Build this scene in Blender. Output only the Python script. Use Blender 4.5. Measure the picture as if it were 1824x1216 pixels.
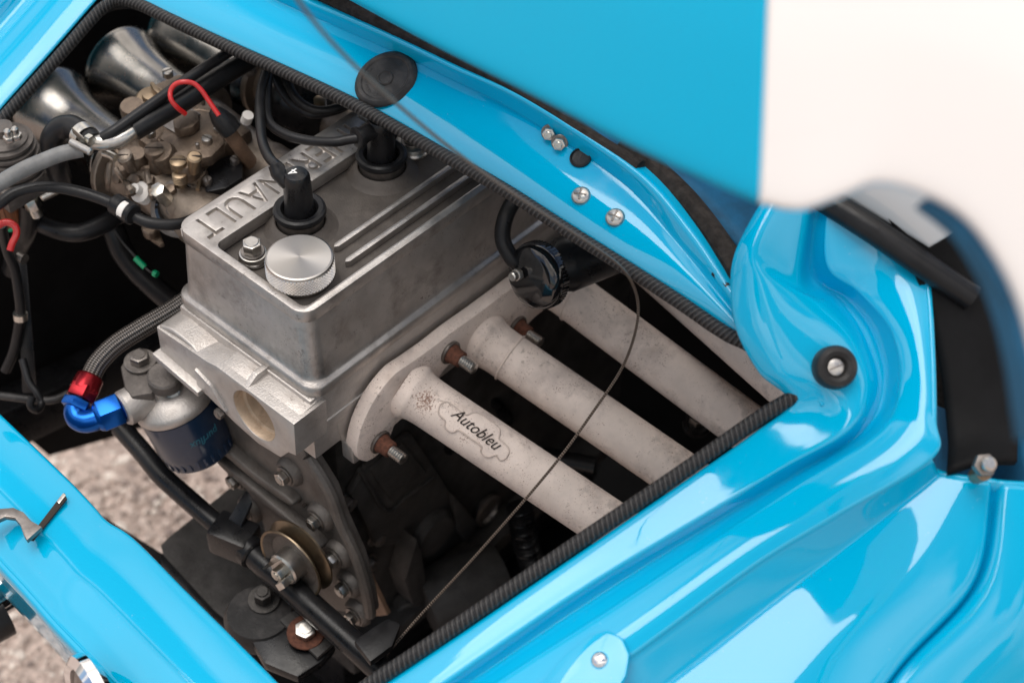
import bpy, bmesh, math, random
import numpy as np
from mathutils import Vector as V, Matrix
random.seed(7)
R = math.radians
for o in list(bpy.data.objects): bpy.data.objects.remove(o)
scn = bpy.context.scene
col = scn.collection

# ------------------------------------------------------------------ camera
IMW, IMH, FPX = 1824.0, 1216.0, 60 / 36 * 1824.0
yaw, pit, roll = R(40.8), R(46.2), R(1.6)
fw = V((math.cos(pit) * math.cos(yaw), math.cos(pit) * math.sin(yaw), -math.sin(pit)))
rt = fw.cross(V((0, 0, 1))).normalized(); up0 = rt.cross(fw)
CR = rt * math.cos(roll) + up0 * math.sin(roll)
CU = -rt * math.sin(roll) + up0 * math.cos(roll)
CAM = V((-0.48934416, -0.72893747, 1.58133833))
cd = bpy.data.cameras.new('camera'); cam = bpy.data.objects.new('camera', cd); col.objects.link(cam)
cd.lens = 60; cd.sensor_width = 36; cd.clip_start = 0.02; cd.clip_end = 500
mw = Matrix((CR, CU, -fw)).transposed().to_4x4(); mw.translation = CAM; cam.matrix_world = mw
cd.dof.use_dof = True; cd.dof.focus_distance = 1.14; cd.dof.aperture_fstop = 5.8; cd.dof.aperture_blades = 8
scn.camera = cam
scn.render.resolution_x, scn.render.resolution_y = 1024, 682

# ------------------------------------------------------------------ world: bright broken cloud
SUN_AZ, SUN_EL = R(125), R(76)      # azimuth measured from +x towards +y
w = bpy.data.worlds.new('World'); scn.world = w; w.use_nodes = True
nt = w.node_tree; nt.nodes.clear()
def wn(t, **k):
    n = nt.nodes.new(t)
    for a, b in k.items(): setattr(n, a, b)
    return n
out = wn('ShaderNodeOutputWorld'); bg = wn('ShaderNodeBackground'); bg.inputs['Strength'].default_value = 0.10
sky = wn('ShaderNodeTexSky'); sky.sky_type = 'NISHITA'; sky.sun_disc = False
sky.sun_elevation = SUN_EL; sky.sun_rotation = R(90) - SUN_AZ
tc = wn('ShaderNodeTexCoord'); mp = wn('ShaderNodeMapping'); mp.inputs['Scale'].default_value = (1, 1, 2.2)
nz = wn('ShaderNodeTexNoise'); nz.inputs['Scale'].default_value = 1.3; nz.inputs['Detail'].default_value = 3.5; nz.inputs['Roughness'].default_value = 0.45
rmp = wn('ShaderNodeValToRGB'); rmp.color_ramp.elements[0].position = 0.455; rmp.color_ramp.elements[1].position = 0.49
mx = wn('ShaderNodeMixRGB')
# overcast sky: the cloud layer is about three times as bright overhead as at the horizon
sx_ = wn('ShaderNodeSeparateXYZ'); lm = wn('ShaderNodeMapRange'); lm.inputs['From Min'].default_value = 0.0; lm.inputs['From Max'].default_value = 1.0; lm.inputs['To Min'].default_value = 0.33; lm.inputs['To Max'].default_value = 1.0
cl_ = wn('ShaderNodeMixRGB'); cl_.blend_type = 'MULTIPLY'; cl_.inputs['Fac'].default_value = 1.0; cl_.inputs['Color1'].default_value = (13.5, 12.6, 11.8, 1)
L = nt.links.new
L(tc.outputs['Generated'], mp.inputs['Vector']); L(mp.outputs['Vector'], nz.inputs['Vector'])
L(nz.outputs['Fac'], rmp.inputs['Fac']); L(rmp.outputs['Color'], mx.inputs['Fac'])
L(tc.outputs['Generated'], sx_.inputs[0]); L(sx_.outputs['Z'], lm.inputs['Value']); n2_ = wn('ShaderNodeTexNoise'); n2_.inputs['Scale'].default_value = 1.7; n2_.inputs['Detail'].default_value = 3; n2_.inputs['Roughness'].default_value = .5; L(mp.outputs['Vector'], n2_.inputs['Vector'])
th = wn('ShaderNodeMapRange'); th.inputs['From Min'].default_value = .42; th.inputs['From Max'].default_value = .62; th.inputs['To Min'].default_value = .75; th.inputs['To Max'].default_value = 1.45; L(n2_.outputs['Fac'], th.inputs['Value'])
tm_ = wn('ShaderNodeMath'); tm_.operation = 'MULTIPLY'; L(lm.outputs['Result'], tm_.inputs[0]); L(th.outputs['Result'], tm_.inputs[1]); L(tm_.outputs[0], cl_.inputs['Color2']); L(cl_.outputs['Color'], mx.inputs['Color2'])
L(sky.outputs['Color'], mx.inputs['Color1']); L(mx.outputs['Color'], bg.inputs['Color']); L(bg.outputs['Background'], out.inputs['Surface'])
sd = bpy.data.lights.new('sun', 'SUN'); sd.energy = 1.5; sd.angle = R(38); sd.color = (1.0, 0.95, 0.88)
so = bpy.data.objects.new('sun', sd); col.objects.link(so)
sdir = V((math.cos(SUN_EL) * math.cos(SUN_AZ), math.cos(SUN_EL) * math.sin(SUN_AZ), math.sin(SUN_EL)))
so.rotation_euler = sdir.to_track_quat('Z', 'Y').to_euler(); so.location = sdir * 6
vs = scn.view_settings; vs.view_transform = 'Standard'; vs.look = 'None'; vs.gamma = 1; vs.exposure = 0.33; vs.use_curve_mapping = False

# ------------------------------------------------------------------ measuring helpers: a sight line met with a plane of known place
def ray(x, y): return fw + CR * ((x - IMW / 2) / FPX) - CU * ((y - IMH / 2) / FPX)
def P(x, y, z): r = ray(x, y); return CAM + r * ((z - CAM.z) / r.z)
def PX(x, y, X): r = ray(x, y); return CAM + r * ((X - CAM.x) / r.x)
def PY(x, y, Y): r = ray(x, y); return CAM + r * ((Y - CAM.y) / r.y)
DK = 0.45
def PD(x, y, h=0.0, dz=0.0):      # the sloping plane of the engine opening, h above it
    r = ray(x, y); t = (0.84 + h + DK * (CAM.x - 0.135) - CAM.z) / (r.z - DK * r.x)
    return CAM + r * t + V((0, 0, dz))
def PR(x, y, d): return CAM + ray(x, y) * d

# ------------------------------------------------------------------ materials
MATS = {}
def mat(name, base, rough=0.5, metal=0.0, var=0.0, vscale=60.0, bump=0.0, bscale=300.0, coat=0.0, rvar=0.0, dirt=None, dirt_amt=0.0, dscale=25.0, detail=6, spec=None, cior=1.5):
    m = bpy.data.materials.new(name); m.use_nodes = True; t = m.node_tree; b = t.nodes['Principled BSDF']
    b.inputs['Base Color'].default_value = (*base, 1); b.inputs['Roughness'].default_value = rough; b.inputs['Metallic'].default_value = metal
    if spec is not None: b.inputs['Specular IOR Level'].default_value = spec
    if coat: b.inputs['Coat Weight'].default_value = coat; b.inputs['Coat IOR'].default_value = cior; b.inputs['Coat Roughness'].default_value = 0.02
    k = t.links.new
    co = t.nodes.new('ShaderNodeTexCoord')
    def noise(s, d=detail, ro=0.6):
        n = t.nodes.new('ShaderNodeTexNoise'); n.inputs['Scale'].default_value = s; n.inputs['Detail'].default_value = d; n.inputs['Roughness'].default_value = ro
        k(co.outputs['Object'], n.inputs['Vector']); return n
    cur = None
    if var:
        n = noise(vscale); r = t.nodes.new('ShaderNodeValToRGB')
        r.color_ramp.elements[0].position = 0.3; r.color_ramp.elements[1].position = 0.7
        r.color_ramp.elements[0].color = (*[c * (1 - var) for c in base], 1); r.color_ramp.elements[1].color = (*[min(1, c * (1 + var)) for c in base], 1)
        k(n.outputs['Fac'], r.inputs['Fac']); cur = r.outputs['Color']
    if dirt:
        n = noise(dscale, 8, 0.68); r = t.nodes.new('ShaderNodeValToRGB')
        r.color_ramp.elements[0].position = 0.5; r.color_ramp.elements[1].position = 0.68
        r.color_ramp.elements[1].color = (dirt_amt,) * 3 + (1,); r.color_ramp.elements[0].color = (0, 0, 0, 1)
        x = t.nodes.new('ShaderNodeMixRGB'); k(n.outputs['Fac'], r.inputs['Fac']); k(r.outputs['Color'], x.inputs['Fac'])
        if cur: k(cur, x.inputs['Color1'])
        else: x.inputs['Color1'].default_value = (*base, 1)
        x.inputs['Color2'].default_value = (*dirt, 1); cur = x.outputs['Color']
    if cur: k(cur, b.inputs['Base Color'])
    if rvar:
        n = noise(vscale * 1.7); r = t.nodes.new('ShaderNodeMapRange'); r.inputs['From Min'].default_value = 0.3; r.inputs['From Max'].default_value = 0.7
        r.inputs['To Min'].default_value = max(0.02, rough - rvar); r.inputs['To Max'].default_value = rough + rvar
        k(n.outputs['Fac'], r.inputs['Value']); k(r.outputs['Result'], b.inputs['Roughness'])
    if bump:
        n = noise(bscale, 5); bp = t.nodes.new('ShaderNodeBump'); bp.inputs['Strength'].default_value = bump; bp.inputs['Distance'].default_value = 0.001
        k(n.outputs['Fac'], bp.inputs['Height']); k(bp.outputs['Normal'], b.inputs['Normal'])
    MATS[name] = m; return m
def braid_mat(name, c0, c1, per, rep, rough, metal, strength, twill=False):
    """woven sleeve: two crossing diagonal waves in the sleeve's own UV (u metres along, v once around)"""
    m = mat(name, c0, rough, metal); t = m.node_tree; b = t.nodes['Principled BSDF']; k = t.links.new
    uv = t.nodes.new('ShaderNodeTexCoord'); sp = t.nodes.new('ShaderNodeSeparateXYZ'); k(uv.outputs['UV'], sp.inputs[0])
    def mth(op, a, bb):
        n = t.nodes.new('ShaderNodeMath'); n.operation = op
        for i, s in enumerate((a, bb)):
            if isinstance(s, (int, float)): n.inputs[i].default_value = s
            elif s is not None: k(s, n.inputs[i])
        return n.outputs[0]
    u = mth('MULTIPLY', sp.outputs[0], 2 * math.pi / per); v = mth('MULTIPLY', sp.outputs[1], 2 * math.pi * rep)
    a = mth('SINE', mth('ADD', u, v), None); c = mth('SINE', mth('SUBTRACT', u, v), None)
    h = mth('MULTIPLY', mth('ADD', a if twill else mth('MULTIPLY', a, c), 1.0), 0.5)
    r = t.nodes.new('ShaderNodeValToRGB'); r.color_ramp.elements[0].position = .25; r.color_ramp.elements[1].position = .8
    r.color_ramp.elements[0].color = (*c0, 1); r.color_ramp.elements[1].color = (*c1, 1)
    k(h, r.inputs['Fac']); k(r.outputs['Color'], b.inputs['Base Color'])
    bp = t.nodes.new('ShaderNodeBump'); bp.inputs['Strength'].default_value = strength; bp.inputs['Distance'].default_value = 0.0012
    k(h, bp.inputs['Height']); k(bp.outputs['Normal'], b.inputs['Normal']); return m

mat('blue', (0.0, 0.40, 0.66), 0.35, coat=1.0, spec=0.0, cior=1.6, var=.03, vscale=5)
# smears and polish haze in the clear coat
t = MATS['blue'].node_tree; co = t.nodes.new('ShaderNodeTexCoord'); n = t.nodes.new('ShaderNodeTexNoise'); n.inputs['Scale'].default_value = 14; n.inputs['Detail'].default_value = 9; n.inputs['Roughness'].default_value = .7
mr = t.nodes.new('ShaderNodeMapRange'); mr.inputs['From Min'].default_value = .52; mr.inputs['From Max'].default_value = .68; mr.inputs['To Min'].default_value = .03; mr.inputs['To Max'].default_value = .12
t.links.new(co.outputs['Object'], n.inputs['Vector']); t.links.new(n.outputs['Fac'], mr.inputs['Value']); t.links.new(mr.outputs['Result'], t.nodes['Principled BSDF'].inputs['Coat Roughness'])
mat('blue_satin', (0.0, 0.37, 0.60), 0.45, spec=.12)
mat('white_paint', (0.86, 0.84, 0.82), 0.35, coat=0.6)
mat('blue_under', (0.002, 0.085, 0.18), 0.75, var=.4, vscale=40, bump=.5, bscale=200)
mat('rubber', (0.010, 0.010, 0.011), 0.36, spec=.3, var=.3, vscale=80, bump=.15, bscale=600, rvar=.1)
mat('rubber_worn', (0.022, 0.021, 0.021), 0.45, spec=.3, var=.4, vscale=60, bump=.2, bscale=500, dirt=(.075, .068, .064), dirt_amt=.5, dscale=60)
mat('rubber_dusty', (0.03, 0.025, 0.022), 0.85, spec=.15, var=.5, vscale=150, bump=.8, bscale=500)
mat('black_matte', (0.005, 0.005, 0.0055), 0.65, spec=.15, var=.5, vscale=25, bump=.3, bscale=120)
mat('black_satin', (0.009, 0.009, 0.010), 0.32, spec=.35, var=.4, vscale=40, bump=.1, bscale=300, rvar=.12)
mat('black_gloss', (0.008, 0.008, 0.009), 0.08, coat=.6, bump=.06, bscale=120)
mat('alu', (0.465, 0.437, 0.413), 0.40, 0.85, var=.16, vscale=35, bump=.28, bscale=900, dirt=(.22, .197, .18), dirt_amt=.65, dscale=38, rvar=.09)
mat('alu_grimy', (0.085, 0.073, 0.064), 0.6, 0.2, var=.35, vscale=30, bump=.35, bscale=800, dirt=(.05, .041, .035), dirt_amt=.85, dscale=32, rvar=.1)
mat('alu_letter', (0.80, 0.75, 0.70), 0.5, 0.4, var=.15, vscale=60, bump=.5, bscale=600)  # paler than the rim: light bouncing inside the letters, put into the colour
mat('alu_head', (0.53, 0.497, 0.468), 0.44, 0.7, var=.16, vscale=45, bump=.4, bscale=700, dirt=(.27, .235, .21), dirt_amt=.6, dscale=45, rvar=.08)
mat('alu_bright', (0.72, 0.68, 0.64), 0.3, 1.0, var=.06, vscale=200, bump=.1, bscale=1500)
mat('alu_dark', (0.13, 0.115, 0.105), 0.55, 0.45, var=.4, vscale=40, bump=.5, bscale=500, dirt=(.045, .04, .036), dirt_amt=.8, dscale=30)
mat('alu_timing', (0.145, 0.132, 0.122), 0.5, 0.5, var=.3, vscale=40, bump=.5, bscale=600, dirt=(.10, .085, .075), dirt_amt=.85, dscale=34)
mat('block_grey', (0.062, 0.058, 0.055), 0.55, 0.2, spec=.3, var=.45, vscale=35, bump=.55, bscale=450, dirt=(.024, .021, .02), dirt_amt=.8, dscale=22)
mat('gunmetal', (0.27, 0.26, 0.245), 0.25, 1.0, var=.12, vscale=45, bump=.05, bscale=500, rvar=.05)
mat('carb_alu', (0.27, 0.225, 0.185), 0.42, 0.75, var=.3, vscale=55, bump=.3, bscale=700, dirt=(.085, .06, .045), dirt_amt=.9, dscale=36, rvar=.1)
mat('bronze_cast', (0.19, 0.145, 0.11), 0.42, 0.7, var=.35, vscale=55, bump=.4, bscale=700, dirt=(.045, .03, .022), dirt_amt=.9, dscale=42, rvar=.1)
mat('steel', (0.52, 0.50, 0.47), 0.32, 1.0, var=.15, vscale=200, bump=.1, bscale=900)
mat('steel_dark', (0.22, 0.2, 0.185), 0.4, 0.9, var=.3, vscale=150, bump=.2, bscale=700)
mat('chrome', (0.85, 0.85, 0.86), 0.05, 1.0)
mat('zinc', (0.62, 0.60, 0.55), 0.3, 1.0, var=.2, vscale=300)
mat('ceramic_edge', (0.50, 0.415, 0.365), 0.8, var=.2, vscale=300)
mat('iron_dark', (0.05, 0.046, 0.043), 0.5, .6, var=.3, vscale=200, bump=.3, bscale=600)
mat('rust', (0.115, 0.042, 0.024), 0.85, 0.1, var=.5, vscale=300, bump=.6, bscale=900)
mat('gold_zinc', (0.22, 0.17, 0.115), 0.36, .9, var=.25, vscale=70, dirt=(.10, .07, .05), dirt_amt=.7, dscale=50)
mat('brass', (0.30, 0.225, 0.15), 0.4, .85, var=.2, vscale=90, dirt=(.14, .09, .06), dirt_amt=.6, dscale=70)
mat('bore_tan', (0.52, 0.40, 0.29), 0.5, .35, var=.2, vscale=80, dirt=(.22, .15, .10), dirt_amt=.6, dscale=60)
mat('red_plastic', (0.50, 0.014, 0.014), 0.3, coat=.4)
mat('brown_tube', (0.21, 0.13, 0.085), 0.5, var=.3, vscale=90, bump=.1, dirt=(.07, .045, .03), dirt_amt=.6, dscale=60)
mat('grey_hose', (0.17, 0.17, 0.168), 0.45, var=.2, vscale=120)
mat('white_plastic', (0.75, 0.72, 0.68), 0.45)
mat('green_plastic', (0.0, 0.30, 0.13), 0.4)
mat('amber', (0.16, 0.055, 0.02), 0.5, var=.3, vscale=200)
mat('anod_blue', (0.008, 0.10, 0.42), 0.24, 0.85)
mat('anod_red', (0.24, 0.012, 0.018), 0.27, 0.85, var=.2, vscale=100)
mat('can_blue', (0.006, 0.022, 0.055), 0.3, 0.1, coat=.4, dirt=(.16, .13, .115), dirt_amt=.16, dscale=30)
mat('print_cyan', (0.02, 0.12, 0.17), 0.5)
mat('print_white', (0.8, 0.8, 0.78), 0.6)
mat('ink', (0.025, 0.018, 0.014), 0.8)
mat('stone_pale', (0.72, 0.64, 0.57), 0.9, var=.25, vscale=200, bump=.4, bscale=300)
mat('stone_dark', (0.27, 0.215, 0.19), 0.9, var=.4, vscale=200, bump=.4, bscale=300)
mat('stone', (0.52, 0.425, 0.37), 0.9, var=.5, vscale=130, bump=.4, bscale=300)
mat('window_glass', (0.55, 0.57, 0.58), 0.06, coat=.8)
# exhaust ceramic: pale pinkish coat with rust pin-pricks and grey smudges
m = mat('ceramic', (0.74, 0.63, 0.56), 0.74, var=.1, vscale=40, bump=.3, bscale=900, dirt=(.50, .42, .38), dirt_amt=.8, dscale=26)
def specks(m, colr, scale, lo, hi, amt):
    t = m.node_tree; b = t.nodes['Principled BSDF']; k = t.links.new; src = b.inputs['Base Color'].links[0].from_socket
    co = t.nodes.new('ShaderNodeTexCoord'); n = t.nodes.new('ShaderNodeTexNoise'); n.inputs['Scale'].default_value = scale; n.inputs['Detail'].default_value = 3
    n2 = t.nodes.new('ShaderNodeTexNoise'); n2.inputs['Scale'].default_value = scale / 14; n2.inputs['Detail'].default_value = 3
    k(co.outputs['Object'], n.inputs['Vector']); k(co.outputs['Object'], n2.inputs['Vector'])
    mu = t.nodes.new('ShaderNodeMath'); mu.operation = 'MULTIPLY_ADD'; mu.inputs[1].default_value = 0.45; k(n2.outputs['Fac'], mu.inputs[0]); k(n.outputs['Fac'], mu.inputs[2])
    r = t.nodes.new('ShaderNodeMapRange'); r.inputs['From Min'].default_value = lo; r.inputs['From Max'].default_value = hi; r.inputs['To Max'].default_value = amt; k(mu.outputs[0], r.inputs['Value'])
    x = t.nodes.new('ShaderNodeMixRGB'); k(r.outputs['Result'], x.inputs['Fac']); k(src, x.inputs['Color1']); x.inputs['Color2'].default_value = (*colr, 1); k(x.outputs['Color'], b.inputs['Base Color'])
specks(m, (.17, .075, .045), 900, .86, .97, .75)
specks(m, (.26, .22, .20), 75, .84, 1.0, .5)
specks(m, (.36, .25, .19), 45, .84, 1.02, .4)
specks(m, (.30, .24, .20), 260, .90, 1.0, .6)
specks(MATS['blue'], (.22, .50, .66), 520, .96, 1.04, .45)
specks(MATS['alu'], (.10, .08, .07), 700, .92, 1.0, .7)
specks(MATS['alu_head'], (.62, .58, .54), 800, .9, .98, .6)
specks(MATS['alu_head'], (.16, .135, .12), 330, .93, 1.02, .6)
specks(MATS['alu'], (.20, .175, .16), 170, .90, 1.02, .5)
# ground: gravel colours and small relief
g = mat('gravel_ground', (0.48, 0.385, 0.335), 0.95, var=.4, vscale=140, bump=1.0, bscale=110, dirt=(.14, .10, .085), dirt_amt=.5, dscale=14)
braid_mat('seal_braid', (0.009, 0.009, 0.010), (0.050, 0.048, 0.047), 0.0034, 3, 0.42, 0.0, 1.0, True)
braid_mat('steel_braid', (0.05, 0.045, 0.04), (0.34, 0.305, 0.28), 0.0034, 7, 0.38, 0.8, .8)
braid_mat('cord_braid', (0.02, 0.02, 0.02), (0.10, 0.09, 0.08), 0.03, 1, 0.6, 0.0, .3)
braid_mat('wire_rope', (0.06, 0.045, 0.035), (0.33, 0.27, 0.225), 0.004, 1, 0.45, 0.7, .7)

# ------------------------------------------------------------------ mesh helpers: each returns (verts, faces[, uvs])
def cr(pts, n, closed=False):
    """Catmull-Rom through pts, n samples evenly by length"""
    pts = [V(p) for p in pts]
    if len(pts) == 2: return [pts[0].lerp(pts[1], i / (n - 1)) for i in range(n)]
    ext = ([pts[-1]] + pts + [pts[0], pts[1]]) if closed else ([pts[0] * 2 - pts[1]] + pts + [pts[-1] * 2 - pts[-2]])
    dense = []
    segs = len(pts) if closed else len(pts) - 1
    for i in range(segs):
        a, b, c, d = ext[i:i + 4]
        for j in range(16):
            t = j / 16
            dense.append(0.5 * ((2 * b) + (c - a) * t + (2 * a - 5 * b + 4 * c - d) * t * t + (3 * b - a - 3 * c + d) * t ** 3))
    dense.append(pts[0].copy() if closed else pts[-1].copy())
    acc = [0.0]
    for i in range(1, len(dense)): acc.append(acc[-1] + (dense[i] - dense[i - 1]).length)
    res = []; j = 0; m_ = n if not closed else n + 1
    for i in range(m_):
        s = acc[-1] * i / (m_ - 1)
        while j < len(acc) - 2 and acc[j + 1] < s: j += 1
        f = (s - acc[j]) / max(1e-12, acc[j + 1] - acc[j]); res.append(dense[j].lerp(dense[j + 1], min(1, max(0, f))))
    return res[:-1] if closed else res
def cru(pts, n):
    """Catmull-Rom through pts, n samples even in station number (so neighbouring rails stay in step)"""
    pts = [V(p) for p in pts]; ext = [pts[0] * 2 - pts[1]] + pts + [pts[-1] * 2 - pts[-2]]; S_ = len(pts) - 1; res = []
    for i in range(n):
        s = S_ * i / (n - 1); k = min(int(s), S_ - 1); t = s - k; a, b, c, d = ext[k:k + 4]
        res.append(0.5 * ((2 * b) + (c - a) * t + (2 * a - 5 * b + 4 * c - d) * t * t + (3 * b - a - 3 * c + d) * t ** 3))
    return res
def basis(ax):
    ax = V(ax).normalized(); h = V((0, 0, 1)) if abs(ax.z) < .9 else V((1, 0, 0))
    e1 = h.cross(ax).normalized(); return e1, ax.cross(e1), ax
def tube(pts, r, seg=12, n=None, cap=True, ridge=None):
    pts = cr(pts, n) if n else [V(p) for p in pts]
    vs_, fs, uv = [], [], []
    N = len(pts); e1 = None; L_ = 0
    for i, p in enumerate(pts):
        t = (pts[min(i + 1, N - 1)] - pts[max(i - 1, 0)]).normalized()
        if e1 is None: e1 = basis(t)[0]
        e1 = (e1 - t * e1.dot(t)).normalized(); e2 = t.cross(e1)
        if i: L_ += (p - pts[i - 1]).length
        rr = r(i / (N - 1)) if callable(r) else (r[min(len(r) - 1, int(i / (N - 1) * (len(r) - 1) + .5))] if isinstance(r, (list, tuple)) else r)
        if ridge and i % 2: rr *= (1 - ridge)
        for j in range(seg + 1):
            a = 2 * math.pi * j / seg; 
            if j < seg: vs_.append(p + (e1 * math.cos(a) + e2 * math.sin(a)) * rr)
        uv.append(L_)
    fu = []
    for i in range(N - 1):
        for j in range(seg):
            k = (j + 1) % seg; fs.append((i * seg + j, i * seg + k, (i + 1) * seg + k, (i + 1) * seg + j))
            fu.append(((uv[i], j / seg), (uv[i], (j + 1) / seg), (uv[i + 1], (j + 1) / seg), (uv[i + 1], j / seg)))
    if cap:
        fs.append(tuple(range(seg - 1, -1, -1))); fs.append(tuple((N - 1) * seg + j for j in range(seg)))
        fu.append(((0, 0),) * seg); fu.append(((0, 0),) * seg)
    return vs_, fs, fu
def lathe(prof, o, ax, seg=32, cap=(True, True)):
    """prof: list of (radius, height along axis)"""
    e1, e2, ax = basis(ax); o = V(o); vs_, fs = [], []
    for r, h in prof:
        for j in range(seg):
            a = 2 * math.pi * j / seg; vs_.append(o + ax * h + (e1 * math.cos(a) + e2 * math.sin(a)) * max(r, 1e-6))
    for i in range(len(prof) - 1):
        for j in range(seg):
            k = (j + 1) % seg; fs.append((i * seg + j, i * seg + k, (i + 1) * seg + k, (i + 1) * seg + j))
    if cap[0]: fs.append(tuple(range(seg - 1, -1, -1)))
    if cap[1]: fs.append(tuple((len(prof) - 1) * seg + j for j in range(seg)))
    return vs_, fs
def rcyl(r, h, o, ax, seg=28, b=.0012):
    return lathe([(r - b, 0), (r, b), (r, h - b), (r - b, h)], o, ax, seg)
def prism(poly, off, bev=0.0):
    """polygon (3D points) pushed along off; bevelled"""
    bm = bmesh.new(); off = V(off)
    a = [bm.verts.new(V(p)) for p in poly]; b = [bm.verts.new(V(p) + off) for p in poly]; n = len(a)
    bm.faces.new(a); bm.faces.new(b[::-1])
    for i in range(n): bm.faces.new((a[i], b[i], b[(i + 1) % n], a[(i + 1) % n]))
    bmesh.ops.recalc_face_normals(bm, faces=bm.faces)
    if bev:
        es = [e for e in bm.edges if e.calc_face_angle(0) > .5]
        bmesh.ops.bevel(bm, geom=es, offset=bev, segments=2, profile=.6, affect='EDGES', clamp_overlap=True)
    bm.verts.index_update()
    r = ([v.co.copy() for v in bm.verts], [tuple(v.index for v in f.verts) for f in bm.faces]); bm.free(); return r
def box(c, s, bev=.001, ex=(1, 0, 0), ey=(0, 1, 0)):
    ex = V(ex).normalized(); ey = V(ey).normalized(); ez = ex.cross(ey).normalized(); c = V(c)
    hx, hy, hz = s[0] / 2, s[1] / 2, s[2] / 2
    base = [c + ex * (a * hx) + ey * (b * hy) - ez * hz for a, b in ((-1, -1), (1, -1), (1, 1), (-1, 1))]
    return prism(base, ez * (2 * hz), bev)
def hexa(r, h, o, ax, bev=.0006, rot=0.0):
    e1, e2, ax = basis(ax); o = V(o)
    return prism([o + (e1 * math.cos(rot + k * math.pi / 3) + e2 * math.sin(rot + k * math.pi / 3)) * r for k in range(6)], ax * h, bev)
def join(*g):
    vs_, fs = [], []
    for a in g:
        o = len(vs_); vs_ += list(a[0]); fs += [tuple(i + o for i in f) for f in a[1]]
    return vs_, fs
def loft(rails, nu=80, nv=6, flip=False):
    """surface through rails; nv samples per interval across"""
    rs = [(cru if len({len(q) for q in rails}) == 1 else cr)(r, nu) for r in rails]; cols_ = []
    for i in range(nu):
        c = [r[i] for r in rs]
        ext = [c[0] * 2 - c[1]] + c + [c[-1] * 2 - c[-2]]; o = []
        for k in range(len(c) - 1):
            a, b, d, e = ext[k:k + 4]
            for j in range(nv):
                t = j / nv
                # damped tangents keep creases tidy
                m1 = (d - a) * .35; m2 = (e - b) * .35
                o.append(b * (2 * t ** 3 - 3 * t * t + 1) + m1 * (t ** 3 - 2 * t * t + t) + d * (-2 * t ** 3 + 3 * t * t) + m2 * (t ** 3 - t * t))
        o.append(c[-1]); cols_.append(o)
    m_ = len(cols_[0]); vs_ = [p for c in cols_ for p in c]; fs = []
    for i in range(nu - 1):
        for j in range(m_ - 1):
            f = (i * m_ + j, i * m_ + j + 1, (i + 1) * m_ + j + 1, (i + 1) * m_ + j); fs.append(f[::-1] if flip else f)
    return vs_, fs
WL = {}
def mk(name, geo, mt, parent=None, ang=35, thick=0.0, smooth=True):
    vs_, fs = geo[0], geo[1]
    lo = V([min(v[i] for v in vs_) for i in range(3)]); hi = V([max(v[i] for v in vs_) for i in range(3)]); c = (lo + hi) / 2
    me = bpy.data.meshes.new(name); me.from_pydata([tuple(V(v) - c) for v in vs_], [], fs)
    if len(geo) > 2:
        uvl = me.uv_layers.new(name='UVMap'); k = 0
        for f in geo[2]:
            for q in f: uvl.data[k].uv = q; k += 1
    else:
        bm = bmesh.new(); bm.from_mesh(me); bmesh.ops.remove_doubles(bm, verts=bm.verts, dist=1e-7)
        if not thick: bmesh.ops.recalc_face_normals(bm, faces=bm.faces)
        bm.to_mesh(me); bm.free()
    me.update()
    if thick and sum(p.normal.z * p.area for p in me.polygons) < 0: me.flip_normals()
    if smooth:
        me.shade_smooth(); me.set_sharp_from_angle(angle=R(ang))
    o = bpy.data.objects.new(name, me); col.objects.link(o)
    me.materials.append(MATS[mt])
    if thick:
        md = o.modifiers.new('Solidify', 'SOLIDIFY'); md.thickness = thick; md.offset = -1
    o.location = c
    if parent: o.parent = parent; o.location = c - WL[parent.name]
    WL[o.name] = c; return o
def thing(name, label, cat, loc, group=None):
    o = bpy.data.objects.new(name, None); col.objects.link(o); o.location = V(loc); WL[o.name] = V(loc); o.empty_display_size = .02
    o['label'] = label; o['category'] = cat
    if group: o['group'] = group
    return o
def tag(o, label, cat, group=None):
    o['label'] = label; o['category'] = cat
    if group: o['group'] = group
    return o
def struct(o, kind='structure'): o['kind'] = kind; return o
def text_mesh(s, size, shear=0.0, bold=0.0):
    c = bpy.data.curves.new('t', 'FONT'); c.body = s; c.size = size; c.align_x = 'CENTER'; c.align_y = 'CENTER'; c.shear = shear; c.resolution_u = 3; c.offset = bold
    o = bpy.data.objects.new('t', c); col.objects.link(o); dg = bpy.context.evaluated_depsgraph_get()
    me = bpy.data.meshes.new_from_object(o.evaluated_get(dg)); bm = bmesh.new(); bm.from_mesh(me); bmesh.ops.remove_doubles(bm, verts=bm.verts, dist=1e-6)
    bpy.data.objects.remove(o); bpy.data.meshes.remove(me); return bm
def text_loops(bm):
    """boundary loops of flat text as lists of (x, y)"""
    loops = []; seen = set(); nxt = {}
    for e in bm.edges:
        if e.is_boundary:
            for v in e.verts: nxt.setdefault(v, []).append(e)
    for v0 in nxt:
        if v0 in seen: continue
        lp = []; v = v0; pe = None
        while v not in seen:
            seen.add(v); lp.append((v.co.x, v.co.y)); e = next((e for e in nxt[v] if e is not pe and (e.other_vert(v) not in seen or e.other_vert(v) is v0)), None)
            if e is None: break
            pe = e; v = e.other_vert(v)
        loops.append(lp)
    return loops
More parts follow.
